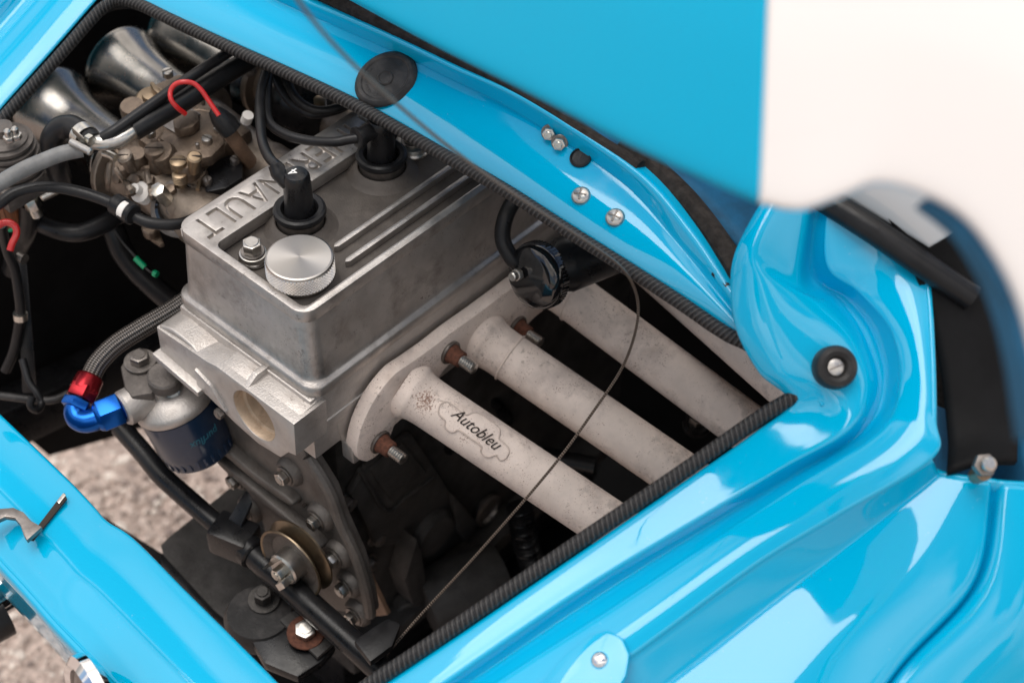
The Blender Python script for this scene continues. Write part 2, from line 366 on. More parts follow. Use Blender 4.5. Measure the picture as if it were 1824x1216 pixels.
def text_solid(s, size, place, thick, shear=0.0, cut=0.0):
    """text as a thin solid: place(x, y, h) maps to 3D"""
    bm = text_mesh(s, size, shear)
    if cut:
        bmesh.ops.subdivide_edges(bm, edges=[e for e in bm.edges if e.calc_length() > cut], cuts=3)
    bm.verts.index_update(); vs_ = [place(v.co.x, v.co.y, thick) for v in bm.verts]; fs = [tuple(v.index for v in f.verts) for f in bm.faces]
    n = len(vs_); vs_ += [place(v.co.x, v.co.y, -thick * .5) for v in bm.verts]; fs2 = [tuple(i + n for i in f[::-1]) for f in fs]
    side = [(e.verts[0].index, e.verts[1].index, e.verts[1].index + n, e.verts[0].index + n) for e in bm.edges if e.is_boundary]
    bm.free(); return vs_, fs + fs2 + side
def bolt(name, parent, o, ax, r, h, mt='steel', washer=None, wh=.0015, wmt=None, rot=.3):
    """hex head on a washer, as one part (head) with the washer as a sub-part"""
    o = V(o); ax = V(ax).normalized(); z = 0
    if washer: z = wh
    b = mk(name, join(hexa(r, h, o + ax * z, ax, r * .12, rot), rcyl(r * .62, h * .12, o + ax * (z + h), ax, 16, h * .03)), mt, parent)
    if washer: mk('washer', rcyl(washer, wh, o, ax, 28, .0003), wmt or mt, b if parent is not None and parent.parent is None else parent)
    return b

# ================================================================== THE SETTING
def gz(x, y): return 0.004 * math.sin(x * 9 + 1) * math.sin(y * 7) + 0.002 * math.sin(x * 31 + y * 23)
gv, gf = [], []
axs = [-60, -20, -8, -3] + [-1.2 + .05 * i for i in range(61)] + [3, 8, 20, 60]
for i, x in enumerate(axs):
    for y in axs: gv.append((x, y, gz(x, y) if max(abs(x), abs(y)) < 2 else 0))
nA = len(axs)
for i in range(nA - 1):
    for j in range(nA - 1): gf.append((i * nA + j, (i + 1) * nA + j, (i + 1) * nA + j + 1, i * nA + j + 1))
struct(mk('ground', (gv, gf), 'gravel_ground'))
# loose stones, densest where the ground shows past the engine
ico = bmesh.new(); bmesh.ops.create_icosphere(ico, subdivisions=1, radius=1); iv = [v.co.copy() for v in ico.verts]; ifc = [tuple(v.index for v in f.verts) for f in ico.faces]; ico.free()
sv, sf = [], []
rng = random.Random(3)
for k in range(30000):
    x, y = (rng.uniform(-.35, .55), rng.uniform(.02, .85)) if k < 25000 else (rng.uniform(-1.2, 1.2), rng.uniform(-1.2, 1.4))
    s = .0009 + .0068 * rng.random() ** 4.2 + (.005 if rng.random() < .01 else 0)
    a = rng.uniform(0, 6.28); sx, sy, sz = s * rng.uniform(.8, 1.5), s * rng.uniform(.7, 1.1), s * rng.uniform(.5, .85); o = len(sv); ca, sa = math.cos(a), math.sin(a); zz = gz(x, y) + sz * .35
    for v in iv:
        j = 1 + .25 * (rng.random() - .5); px, py = v.x * sx * j, v.y * sy * j
        sv.append((x + px * ca - py * sa, y + px * sa + py * ca, zz + v.z * sz * j))
    sf += [tuple(i + o for i in f) for f in ifc]
kinds = [rng.choices((0, 1, 2), (.66, .2, .14))[0] for _ in range(30000)]
gst = mk('gravel', (sv, sf), 'stone', ang=20); gst.data.materials.append(MATS['stone_pale']); gst.data.materials.append(MATS['stone_dark']); gst.data.polygons.foreach_set('material_index', [kinds[i // 20] for i in range(len(gst.data.polygons))]); struct(gst, 'stuff'); gst['label'] = 'loose pale beige gravel stones on the ground below the car'

# ================================================================== CAR BODY
body = thing('car_body', 'glossy sky blue car body with painted gutters around the open engine bay', 'car body', (0.0, -.1, .0))
def rail(pts): return [PD(*p) for p in pts]
# --- right-hand deck: flange, channel, light band (stations from the tail corner round to the window)
r_dn = [(p[0] + (6 if i_ < 5 else 34), p[1] + (6 if i_ < 5 else -6), p[2] - .004, -.012) for i_, p in enumerate( [(530, 1318, 0), (812, 1133, 0), (1008, 1000, 0), (1208, 864, 0), (1338, 774, 0), (1400, 722, 0), (1368, 668, .012), (1324, 590, .028), (1310, 515, .036), (1322, 440, .042), (1356, 370, .046)])]
r0 = [(530, 1318, 0), (812, 1133, 0), (1008, 1000, 0), (1208, 864, 0), (1338, 774, 0), (1404, 716, .002), (1352, 664, .014), (1312, 590, .028), (1301, 515, .036), (1313, 440, .042), (1378, 322, 0.048)]
r0b = [(538, 1326, 0.0025), (818, 1139, 0.0025), (1014, 1006, 0.0025), (1214, 871, 0.0025), (1345, 782, 0.003), (1420, 724, 0.004), (1386.2, 664.0, 0.0194), (1347.1, 584.6, 0.0338), (1328.45, 509.6, 0.0432), (1327.85, 440.0, 0.05), (1390.15, 322.0, 0.0556)]
r1 = [(560, 1345, .003), (835, 1156, .003), (1030, 1022, .003), (1232, 893, .003), (1375, 806, .003), (1462, 730, .003), (1428, 664, .017), (1390, 578, .032), (1362, 503, .043), (1346, 440, .051), (1405, 322, 0.056)]
rAa = [(572, 1358, 0.003), (846, 1166, 0.003), (1042, 1034, 0.003), (1244, 910, 0.003), (1390, 822, 0.003), (1488, 748, 0.003), (1485.5, 677.0, 0.0103), (1455.0, 594.0, 0.0198), (1416.0, 523.5, 0.0283), (1385.0, 469.0, 0.0363), (1425.0, 331.0, 0.0508)]
rA = [(580, 1368, .002), (854, 1174, .002), (1050, 1042, .002), (1252, 920, .002), (1398, 832, .002), (1510, 766, .002), (1543, 690, .002), (1520, 610, .006), (1470, 544, .012), (1424, 498, .02), (1445, 340, 0.044)]
rG = [(592, 1384, -.010), (868, 1192, -.010), (1064, 1060, -.010), (1266, 934, -.010), (1411, 846, -.011), (1537, 768, -.013), (1572, 690, -.013), (1549, 602, -.010), (1500, 535, -.006), (1444, 486, .002), (1456, 345, 0.038)]
rB = [(606, 1402, -.003), (884, 1210, -.003), (1082, 1082, -.003), (1286, 947, -.003), (1425, 856, -.003), (1565, 765, -.003), (1598, 682, -.002), (1583, 594, .002), (1527, 524, .006), (1470, 474, .016), (1470, 350, 0.04)]
rBb = [(612, 1410, .001), (889, 1217, .001), (1087, 1089, .001), (1291, 953, .001), (1431, 862, .001), (1573, 768, .001), (1606, 682, .002), (1590, 588, .006), (1533, 517, .010), (1477, 468, .020), (1474, 350, 0.042)]
rM = [(650, 1460, .004), (922, 1258, .004), (1116, 1126, .004), (1318, 982, .004), (1458, 892, .004), (1618, 792, .004), (1640, 705, .005), (1628, 592, .009), (1595, 500, .014), (1548, 446, .022), (1480, 350, 0.042)]
rC = [(690, 1505, .001), (952, 1288, .001), (1140, 1158, .001), (1343, 1009, .001), (1482, 924, .001), (1660, 818, .000), (1668, 745, .002), (1665, 610, .006), (1657, 500, .010), (1646, 462, .016), (1484, 354, 0.04)]
rCd = [(p[0] - 3, p[1] + 2, p[2] - .003, -.035) for p in rC]
deck = mk('side_deck_panel', loft([rail(q) for q in (r_dn, r0, r0b, r1, rAa, rA, rG, rB, rBb, rM, rC)], 150, 5), 'blue', body, ang=60, thick=.003)
mk('inner_return', loft([rail(rC[5:]), rail(rCd[5:])], 60, 3), 'blue', body, ang=60, thick=.003)
# --- fender beyond the step, with the curved shut line
C2 = [q for q in rC[:6]]
D0 = [(p[0] + 4, p[1] + 6, p[2] - .003) for p in C2]
D1 = [(735, 1560, -.018), (995, 1345, -.018), (1184, 1217, -.018), (1385, 1062, -.018), (1518, 962, -.018), (1672, 842, -.017)]
D2 = [(745, 1572, -.018), (1005, 1357, -.018), (1194, 1229, -.018), (1394, 1073, -.018), (1527, 973, -.018), (1680, 846, -.017)]
E1 = [(900, 1720, -.020), (1130, 1480, -.020), (1300, 1330, -.020), (1470, 1150, -.020), (1620, 1010, -.020), (1715, 852, -.018)]
F1 = [(1150, 1760, -.030), (1340, 1520, -.030), (1470, 1355, -.030), (1592, 1186, -.030), (1727, 1033, -.028), (1762, 858, -.021)]
F2 = [(1158, 1768, -.038), (1348, 1528, -.038), (1479, 1363, -.038), (1601, 1193, -.038), (1738, 1038, -.037), (1772, 860, -.028)]
F3 = [(1170, 1780, -.030), (1360, 1540, -.030), (1492, 1374, -.030), (1614, 1203, -.030), (1754, 1045, -.028), (1790, 862, -.021)]
G1 = [(1260, 1850, -.045), (1440, 1610, -.045), (1570, 1440, -.044), (1690, 1262, -.042), (1830, 1090, -.038), (1850, 866, -.028)]
G2 = [(1400, 1960, -.10), (1560, 1720, -.10), (1690, 1540, -.10), (1810, 1350, -.09), (1950, 1170, -.085), (1980, 880, -.06)]
mk('rear_fender', loft([rail(q) for q in (C2, D0, D1, D2, E1, F1, F2, F3, G1, G2)], 120, 5), 'blue', body, ang=60, thick=.003)
edge = [r_[5] for r_ in (C2, D1, E1, F1, F3, G1, G2)]
mk('fender_edge_return', loft([[PD(*q) for q in edge], [PD(q[0], q[1], q[2], -.05) for q in edge]], 50, 3), 'blue', body, ang=60, thick=.003)
# --- rail in front of the opening with its stepped gutter
s0d = [(p[0] + 6, p[1] - 12, 0, -.006) for p in [(215, -8), (400, 72), (640, 182), (780, 262), (900, 330), (1110, 462), (1240, 545), (1345, 622)]]
s0 = [(215, -8, 0), (400, 72, 0), (640, 182, 0), (780, 262, 0), (900, 330, 0), (1110, 462, 0), (1240, 545, 0), (1345, 622, 0)]
s1 = [(270, -50, .004), (432, 34, .004), (657, 135, .004), (788, 202, .004), (908, 266, .004), (1106, 392, .004), (1222, 486, .004), (1326, 590, .002)]
s2 = [(326, -92, .002), (468, -6, .002), (678, 86, .002), (798, 143, .002), (920, 205, .002), (1102, 325, .002), (1202, 430, .002), (1308, 562, .0)]
s3 = [(331, -96, .003), (472, -10, .003), (681, 82, .003), (801, 139, .003), (923, 201, .003), (1105, 321, .003), (1205, 426, .003), (1310, 559, .0)]
s4 = [(350, -106, .016), (486, -22, .016), (688, 68, .016), (808, 125, .016), (934, 184, .016), (1120, 306, .014), (1220, 412, .010), (1316, 552, .004)]
s5 = [(358, -112, .017), (492, -28, .017), (692, 62, .017), (812, 119, .017), (940, 178, .017), (1128, 298, .015), (1228, 404, .010), (1322, 544, .004)]
s6 = [(366, -118, .006), (500, -36, .006), (700, 52, .006), (820, 109, .006), (948, 168, .005), (1140, 286, .002), (1242, 388, -.004), (1332, 528, -.006)]
s6b = [(p[0] + 14, p[1] - 14, p[2] - .03) for p in s6]
s7 = [(p[0], p[1], p[2] - .03) for p in [(420, -170, .004), (560, -90, .004), (760, 0, .004), (880, 50, .004), (1010, 110, .002), (1210, 220, -.01), (1330, 320, -.02), (1420, 440, -.03)]]
mk('front_deck_rail', loft([rail(q) for q in (s0d, s0, s1, s2, s3, s4, s5, s6)], 130, 5), 'blue', body, ang=60, thick=.003)
mk('gutter_trough', loft([rail(q) for q in (s6, s6b, s7)], 100, 5), 'blue_under', body, ang=60, thick=.003)  # rough unpainted trough; its dark blue also carries the lid's shade as colour
# --- cowl beyond the gutter, up to the back window
c0 = [(q[0] + 4, q[1] - 5, q[2] + .006) for q in s7]; c1 = [(q[0] + 40, q[1] - 45, q[2] + .05) for q in s7]; c2 = [(q[0] + 150, q[1] - 170, q[2] + .055) for q in s7]; c3 = [(q[0] + 300, q[1] - 340, q[2] + .06) for q in s7]
mk('rear_cowl', loft([rail(q) for q in (c0, c1, c2, c3)], 60, 5), 'blue', body, ang=60, thick=.003)
# --- left quarter panel
l0d = [(p[0] - 10, p[1] - 10, 0, -.006) for p in [(-60, 262), (0, 193), (90, 92), (172, -2), (225, -60)]]
l0 = [(-60, 262, 0), (0, 193, 0), (90, 92, 0), (172, -2, 0), (225, -60, 0)]
l1 = [(-95, 225, .004), (-34, 158, .004), (56, 58, .004), (138, -36, .004), (190, -95, .004)]
l2 = [(-128, 190, .0), (-66, 122, .0), (24, 22, .0), (106, -72, .0), (158, -130, .0)]
l3 = [(-160, 160, .014), (-100, 92, .014), (-10, -8, .014), (72, -102, .014), (124, -160, .014)]
l4 = [(-230, 90, .012), (-170, 22, .012), (-80, -78, .012), (2, -172, .012), (54, -230, .012)]
l5 = [(-330, 0, -.05), (-270, -68, -.05), (-180, -168, -.05), (-98, -262, -.05), (-46, -320, -.05)]
mk('quarter_panel', loft([rail(q) for q in (l0d, l0, l1, l2, l3, l4, l5)], 60, 6, True), 'blue', body, ang=60, thick=.003)
# --- rear valance (tail of the car)
def pv(x, y, z, dz=0): return P(x, y, z) + V((0, 0, dz))
vin = [(-80, 660), (0, 735), (70, 802), (132, 862), (168, 900), (192, 926), (240, 958), (330, 1048), (430, 1147), (520, 1238), (620, 1340)]
vou = [(-130, 868), (-60, 938), (0, 1001), (45, 1050), (75, 1084), (95, 1107), (130, 1144), (215, 1232), (320, 1340), (420, 1440), (520, 1540)]
def mid(t, z, k=0): return [pv(a[0] * (1 - t) + b[0] * t, a[1] * (1 - t) + b[1] * t, z) for a, b in zip(vin, vou)]
vr = [[p + V((.004, 0, -.05)) for p in mid(0, .686)], [p + V((.001, 0, -.008)) for p in mid(0, .687)], mid(.01, .690), mid(.06, .692), mid(.30, .694), mid(.5, .694), mid(.56, .692), mid(.80, .687), mid(.95, .683), mid(.985, .682), [p + V((-.003, 0, -.006)) for p in mid(1.0, .679)], [p + V((.010, 0, -.09)) for p in mid(1.0, .676)]]
val = mk('rear_valance', loft(vr, 130, 5, True), 'blue', body, ang=60, thick=.003)
# --- dark walls of the engine bay
def wall(name, pts, th=.006, mt='black_matte'): return mk(name, prism(pts, th if isinstance(th, V) else V(th), 0), mt, body)
wall('bay_side_wall', [(-.02, .30, .40), (.02, .30, .30), (.10, .30, .262), (.50, .30, .10), (.50, .30, .80), (.10, .30, .80), (-.02, .30, .755), (-.13, .30, .70), (-.13, .30, .46)], (0, .01, 0))
wall('bay_side_wall', [(-.16, -.44, .25), (.52, -.44, .25), (.52, -.44, .84), (.16, -.44, .79), (-.16, -.44, .63)], (0, -.01, 0))
wall('bay_bulkhead', [(.50, .30, .10), (.50, -.44, .10), (.50, -.44, .90), (.50, .30, .90)], (.01, 0, 0))
wall('undertray', [(-.02, .10, .22), (.50, .10, .22), (.50, -.44, .22), (-.14, -.44, .22), (-.14, -.12, .22)], (0, 0, -.01))
# chassis side member running along the left of the bay
mk('chassis_rail', box((.02, .275, .40), (.36, .034, .05), .004, ex=(1, 0, -.22)), 'black_satin', body)
mk('chassis_rail', box((-.06, .15, .405), (.03, .24, .045), .004, ex=(1, .1, 0), ey=(-.1, 1, -.06)), 'black_satin', body)

# --- edge trim (braided rubber) round the opening
sealp = [(-70, 296), (0, 216), (100, 106), (160, 38), (186, 12), (212, 0), (248, 8), (300, 33), (400, 80), (520, 134), (640, 191), (780, 270), (900, 339), (1010, 410), (1110, 473), (1200, 531), (1290, 592), (1332, 612), (1375, 640), (1425, 672), (1432, 692), (1408, 710), (1384, 724), (1340, 752), (1200, 850), (1000, 986), (800, 1123), (650, 1224), (520, 1313)]
seal_pts = [PD(x, y, .004) for x, y in sealp]
sealo = mk('edge_trim', tube(seal_pts, .0046, 12, 1500, ridge=.05), 'seal_braid')
tag(sealo, 'black braided rubber trim clipped round the edge of the engine opening', 'rubber trim')
skirt = [PD(x, y, .003) for x, y in sealp]
sk = cr(skirt, 300); off = []
mk('trim_lip', loft([[p + V((0, 0, -.002)) for p in sk[::6]], [p + V((0, 0, -.007)) for p in sk[::6]]], 240, 2), 'rubber', sealo, thick=.002)

# --- weatherstrip under the lid
ws = [PD(x, y, .012 - .00002 * max(0, x - 1000)) for x, y in [(480, -55), (580, -6), (700, 52), (860, 128), (980, 196), (1060, 252), (1140, 300)]]
tag(mk('weatherstrip', tube(ws, .0058, 10, 140), 'rubber_dusty'), 'dusty black sponge weatherstrip lying in the gutter under the raised lid', 'weatherstrip')
ws2 = [PD(x, y, -.004) for x, y in [(1110, 262), (1165, 305), (1215, 352), (1255, 400), (1290, 450), (1325, 505)]]
tag(mk('weatherstrip', tube(ws2, .0085, 10, 80), 'rubber_dusty'), 'peeling brown foam strip between the raised lid and the fender hump', 'weatherstrip')
mk('hinge_pocket', loft([rail([(1120, 255, .0), (1220, 335, -.02), (1345, 470, -.03)]), rail([(1200, 190, -.03), (1310, 270, -.05), (1420, 400, -.05)])], 20, 4), 'blue_under', body, thick=.003)  # dark tone puts the shade under the raised lid into the colour
mk('hinge_slot', tube([PD(1272, 486, .004), PD(1296, 512, .004)], .0024, 8), 'rubber', body)

# --- raised engine lid: hinged beyond the front gutter at its left end, swung up and propped clear of the fender
LH, LB_, LC_ = PR(620, 0, 1.10), PR(1352, 362, .66), PR(1392, -200, .698)
LN = (LB_ - LH).cross(LC_ - LH).normalized()
if LN.dot(CAM - LH) > 0: LN = -LN
def PL(x, y, k=0.0):          # sight line met with the plane of the open lid, k metres in front of it
    r = ray(x, y); return CAM + r * ((LH - LN * k - CAM).dot(LN) / r.dot(LN))
lid = thing('engine_hood', 'raised sky blue engine lid with a broad white stripe', 'car lid', PL(1000, 205))
lo_e = [(440, -98), (620, -2), (760, 74), (930, 160), (1120, 258), (1250, 318), (1352, 362)]
hi_e = [(640, -330), (780, -300), (900, -270), (1050, -240), (1190, -220), (1310, -210), (1374, -200)]
prl = lambda q, k=0.0: [PL(x, y, k) for x, y in q]
mixp = lambda a, b, t: [(p_[0] * (1 - t) + q_[0] * t, p_[1] * (1 - t) + q_[1] * t) for p_, q_ in zip(a, b)]
mk('lid_skin', loft([prl(lo_e, -.016), prl(lo_e, .001), prl(mixp(lo_e, hi_e, .06), .006), prl(mixp(lo_e, hi_e, .5), .010), prl(hi_e, .008)], 70, 6), 'blue_satin', lid, ang=60, thick=.003)
arch = [(1352, 362), (1425, 374), (1500, 350), (1560, 328), (1640, 345), (1724, 396), (1794, 500), (1834, 620), (1862, 780)]
ofr = [(1374, -200), (1460, -200), (1560, -200), (1660, -190), (1820, -160), (1980, -80), (2060, 180), (2070, 480), (2080, 780)]
mk('white_stripe', loft([prl(arch, -.012), prl(arch, .002), prl(mixp(arch, ofr, .06), .006), prl(mixp(arch, ofr, .5), .010), prl(ofr, .008)], 80, 6), 'white_paint', lid, ang=60, thick=.003)
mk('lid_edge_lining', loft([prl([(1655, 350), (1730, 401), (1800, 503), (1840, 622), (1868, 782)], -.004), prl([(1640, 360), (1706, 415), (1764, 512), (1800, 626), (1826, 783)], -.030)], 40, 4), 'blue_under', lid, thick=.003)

# --- side intake beside the fender: dark cavity, rubber strap, bracket and bolt
mk('intake_cavity', loft([rail([(1500, 300, -.10), (1600, 360, -.12), (1640, 500, -.13), (1640, 700, -.13), (1650, 930, -.13)]), rail([(1640, 240, -.20), (1740, 330, -.22), (1790, 520, -.24), (1790, 720, -.24), (1790, 960, -.22)]), rail([(1900, 200, -.10), (1960, 330, -.10), (1980, 520, -.10), (1980, 720, -.10), (1980, 960, -.10)])], 40, 6), 'black_matte', body, thick=.003)
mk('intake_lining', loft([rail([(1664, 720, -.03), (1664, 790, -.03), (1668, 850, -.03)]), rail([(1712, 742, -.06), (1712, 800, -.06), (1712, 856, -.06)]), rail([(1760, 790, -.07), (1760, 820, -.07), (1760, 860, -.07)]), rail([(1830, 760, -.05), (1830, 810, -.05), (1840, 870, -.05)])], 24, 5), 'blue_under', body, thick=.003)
mk('intake_bracket', prism([PD(1668, 600, -.06), PD(1728, 590, -.06), PD(1734, 770, -.06), PD(1690, 745, -.06), PD(1668, 740, -.06)], (0, 0, -.004), .001), 'rubber_dusty', body)
strap = [PD(1570, 345, .03), PD(1625, 366, .03), PD(1668, 430, .02), PD(1700, 520, .0), PD(1732, 640, -.02), PD(1746, 760, -.03), PD(1745, 830, -.02)]
sc = cr(strap, 40)
tag(mk('rubber_strap', loft([[p + V((-.016, .012, 0)) for p in sc], [p + V((.0, .0, .004)) for p in sc], [p + V((.018, -.014, 0)) for p in sc]], 40, 3), 'black_matte', thick=.004), 'wide worn black rubber strap arching over the dark side intake', 'strap')
sb = PD(1742, 832, -.004)
bt = thing('strap_bolt', 'blurred corroded bolt at the foot of the rubber strap', 'bolt', sb)
mk('shank', rcyl(.0045, .016, sb + V((0, 0, -.008)), (-.35, -.4, .85), 18), 'brass', bt)
mk('nut', hexa(.0068, .006, sb + V((-.0028, -.003, .006)), (-.35, -.4, .85), .0008), 'steel_dark', bt)
mk('cap', rcyl(.0040, .005, sb + V((-.006, -.0065, .013)), (-.35, -.4, .85), 16), 'zinc', bt)
# --- back window corner
win = thing('rear_window', 'corner of the rear window with black rubber surround above the fender', 'window', PD(1570, 400, .03))
mk('rubber_surround', tube([PD(1440, 338, .040), PD(1500, 375, .038), PD(1570, 420, .031), PD(1648, 474, .018), PD(1730, 530, -.002)], .0082, 12, 40), 'rubber', win)
mk('pane', prism([PD(1450, 318, .042), PD(1655, 442, .026), PD(1760, 380, .05), PD(1560, 250, .07)], (0, 0, .003), .0008), 'window_glass', win)

# ================================================================== FITTINGS ON THE BODY
NRM = V((-DK, 0, 1)).normalized()
def body_screw(px, py, h, tilt, label, name='round_head_screw'):
    o = PD(px, py, h); ax = (NRM + V(tilt)).normalized()
    t = thing(name, label, 'screw', o)
    r = .0064
    hd = mk('head', lathe([(r, -.001), (r, .0006), (r * .93, .0016), (r * .72, .0026), (r * .42, .0032), (0.0005, .0034)], o, ax, 28, (True, True)), 'steel', t)
    e1, e2, _ = basis(ax); a = random.uniform(0, 1.5)
    d1 = e1 * math.cos(a) + e2 * math.sin(a); d2 = -e1 * math.sin(a) + e2 * math.cos(a)
    for d in (d1, d2): mk('slot', box(o + ax * .0031, (.0082, .0013, .0012), .0002, ex=d, ey=ax.cross(d)), 'steel_dark', hd)
    return t
body_screw(1035, 349, .0040, (0, -.05, 0), 'cross slot screw in the blue rail, the one closer to the hex nuts')
body_screw(1096, 388, .0040, (0, -.08, 0), 'cross slot screw in the blue rail, the one closer to the fender hump')
for (x, y, lb) in ((978, 238, 'upper small hex nut on the gutter fold, the one closer to the round rubber plug'), (996, 256, 'lower small hex nut on the gutter fold, beside the black hole')):
    o = PD(x, y, .006); ax = V((-.75, -.45, .35))
    t = thing('hex_nut', lb, 'nut', o); mk('washer', rcyl(.0056, .0014, o - V(ax).normalized() * .003, ax, 20, .0003), 'steel_dark', t)
    mk('nut', join(hexa(.0044, .0042, o - V(ax).normalized() * .0015, ax, .0005), rcyl(.0026, .0062, o - V(ax).normalized() * .0015, ax, 12, .0004)), 'zinc', t)
tag(mk('hole_plug', lathe([(.0072, -.001), (.0072, .0008), (.006, .0014), (.0055, .0004), (.0005, .0002)], PD(1034, 281, .0035), NRM, 24), 'rubber'), 'small black plug in the gutter fold below the hex nuts', 'plug')
# oval rubber grommet
o = PD(688, 142, .003); gr = thing('rubber_plug', 'large oval black rubber plug in the blue rail', 'rubber plug', o)
e1, e2, ax = basis(NRM + V((0, .0, 0)))
ya, xa = V((0, 1, 0)), V((1, 0, DK)).normalized()
a_ = (ya * .25 - xa).normalized(); b_ = a_.cross(NRM).normalized()
def oval(prof, sx=1.0, sy=1.0):
    vs_, fs = [], []; seg = 44
    for r, h in prof:
        for j in range(seg):
            t = 2 * math.pi * j / seg; vs_.append(o + b_ * (math.cos(t) * r * sx) + a_ * (math.sin(t) * r * sy) + NRM * h)
    for i in range(len(prof) - 1):
        for j in range(seg):
            k = (j + 1) % seg; fs.append((i * seg + j, i * seg + k, (i + 1) * seg + k, (i + 1) * seg + j))
    fs.append(tuple((len(prof) - 1) * seg + j for j in range(seg))); fs.append(tuple(range(seg - 1, -1, -1))); return vs_, fs
mk('disc', oval([(.0228, -.001), (.0236, .0006), (.0226, .0022), (.0205, .0034), (.0182, .0032), (.0172, .0022), (.012, .0020), (.0005, .0020)], .92, .99), 'rubber_worn', gr)
mk('centre_button', oval([(.0060, .0018), (.0060, .0026), (.0054, .0034), (.0046, .0034), (.0040, .0028), (.0005, .0028)], 1.05, .95), 'rubber_worn', gr)
# raised moulding marks round the plug
for k in range(13):
    t = .25 + k * .17 + (0.25 if k > 8 else 0); c = o + b_ * (math.cos(t) * .0138) + a_ * (math.sin(t) * .0138) + NRM * .0021
    mk('moulded_mark', box(c, (.0010 + .0008 * (k % 2), .0019, .0006), .0001, ex=b_ * math.cos(t) + a_ * math.sin(t), ey=-b_ * math.sin(t) + a_ * math.cos(t)), 'rubber_worn', gr)
# rubber stop on the fender
o = PD(1487, 654, .016); ax = (V((-.45, -.50, .80))).normalized(); st = thing('rubber_stop', 'round black rubber buffer with slotted screw on the blue fender', 'buffer', o)
mk('buffer', lathe([(.0125, -.014), (.0128, -.004), (.0127, .003), (.0115, .0056), (.0088, .0062), (.0066, .005), (.0055, .0018), (.0005, .0016)], o, ax, 36), 'rubber_worn', st)
hd = mk('screw', lathe([(.0050, .0016), (.0048, .0026), (.003, .0032), (.0004, .0034)], o, ax, 24), 'steel', st)
e1, e2, _ = basis(ax); dd = (e1 * .95 + e2 * .3).normalized(); mk('slot', box(o + ax * .0031, (.0084, .0009, .001), .0001, ex=dd, ey=ax.cross(dd)), 'steel_dark', hd)
# ridge rib below the stop
mk('crease_rib', tube([PD(1424, 648, .012), PD(1445, 690, .006), PD(1466, 722, .004)], lambda t: .0012 + .0022 * math.sin(math.pi * min(1, t + .12)), 10, 20), 'blue', body)
# blister plate with rivet
bl = thing('blister_plate', 'rounded blue cover plate with a small rivet on the deck band', 'plate', PD(1060, 1180, .006))
bp = [(905, 1290), (960, 1222), (1010, 1168), (1050, 1134), (1084, 1124), (1112, 1138), (1124, 1166), (1118, 1204), (1095, 1250), (1040, 1330)]
mk('plate', prism([PD(x, y, .003) for x, y in bp], NRM * .0035, .0018), 'blue', bl, ang=50)
rv = PD(1068, 1175, .0066); mk('rivet', lathe([(.0050, -.001), (.0050, .0006), (.0042, .0022), (.0024, .0032), (.0004, .0035)], rv, NRM, 24), 'chrome', bl)
# tail latch in the valance
lt = thing('lid_latch', 'bare steel latch hook standing in a slot of the rear valance', 'latch', P(60, 940, .696))
LZ = .0035
mk('slot', prism([P(50, 962, .6955), P(60, 964, .6955), P(120, 890, .6955), P(116, 880, .6955), P(108, 886, .6955)], (0, 0, .0016), .0004), 'ink', lt)
hk = [(-30, 925), (0, 912), (26, 910), (44, 918), (58, 934), (77, 944), (50, 968), (44, 958), (38, 940), (28, 928), (12, 926), (-10, 936), (-30, 948)]
mk('hook', prism([P(x, y, .7) for x, y in hk], (0, 0, .004), .0008), 'steel_dark', lt)
mk('tongue', box((P(110, 890, .696)), (.008, .003, .004), .0006, ex=P(120, 884, .7) - P(60, 960, .7)), 'zinc', lt)
# tail pipe and lamp ring seen past the tail
tp = thing('tail_pipe', 'chrome tail pipe end poking out below the rear valance', 'exhaust pipe', P(10, 1060, .45))
q0, q1 = P(-40, 1085, .50), P(40, 1035, .50)
mk('pipe', tube([q0, q1], .0155, 28, 8), 'chrome', tp); mk('collar', tube([P(-60, 1130, .49), P(8, 1092, .49)], .018, 24, 4), 'black_satin', tp)
lr = PX(190, 1250, -.228); lp_ = thing('tail_lamp', 'round tail lamp with chrome ring below the rear valance', 'lamp', lr)
mk('chrome_ring', lathe([(.030, 0), (.034, .004), (.034, .010), (.030, .014), (.026, .012), (.026, .004)], lr, (-1, .25, .12), 40, (False, False)), 'chrome', lp_)
mk('lens', lathe([(.026, .004), (.026, .009), (.018, .013), (.0005, .015)], lr, (-1, .25, .12), 32), 'steel_dark', lp_)

# ================================================================== ENGINE
ZT = .80; LX = .385
def rrect(x0, x1, y0, y1, r, z, n=6):
    o = []
    for cx, cy, a0 in ((x1 - r, y1 - r, 0), (x0 + r, y1 - r, 90), (x0 + r, y0 + r, 180), (x1 - r, y0 + r, 270)):
        for k in range(n + 1):
            a = R(a0 + 90 * k / n); o.append(V((cx + r * math.cos(a), cy + r * math.sin(a), z)))
    return o
def stack(secs):
    vs_ = [p for s in secs for p in s]; n = len(secs[0]); fs = []
    for i in range(len(secs) - 1):
        for j in range(n):
            k = (j + 1) % n; fs.append((i * n + j, i * n + k, (i + 1) * n + k, (i + 1) * n + j))
    return vs_, fs
# ---------------- valve cover
vc = thing('valve_cover', 'cast aluminium valve cover with raised lettering edge and recessed dirty top', 'valve cover', (.19, -.065, .732))
S = []
for z, e in ((.7285, .0035), (.7295, .0042), (.7365, .0042), (.7378, .0034), (.7385, .0012), (.740, .0004), (.744, .0), (.77, -.0012), (.796, -.0026), (.7995, -.0030)):
    S.append(rrect(.0015 - e, LX + e, -.1322 - e + (z - .74) * .05, .0015 + e, .012, z))
mk('cover_wall', stack(S), 'alu', vc, ang=50)
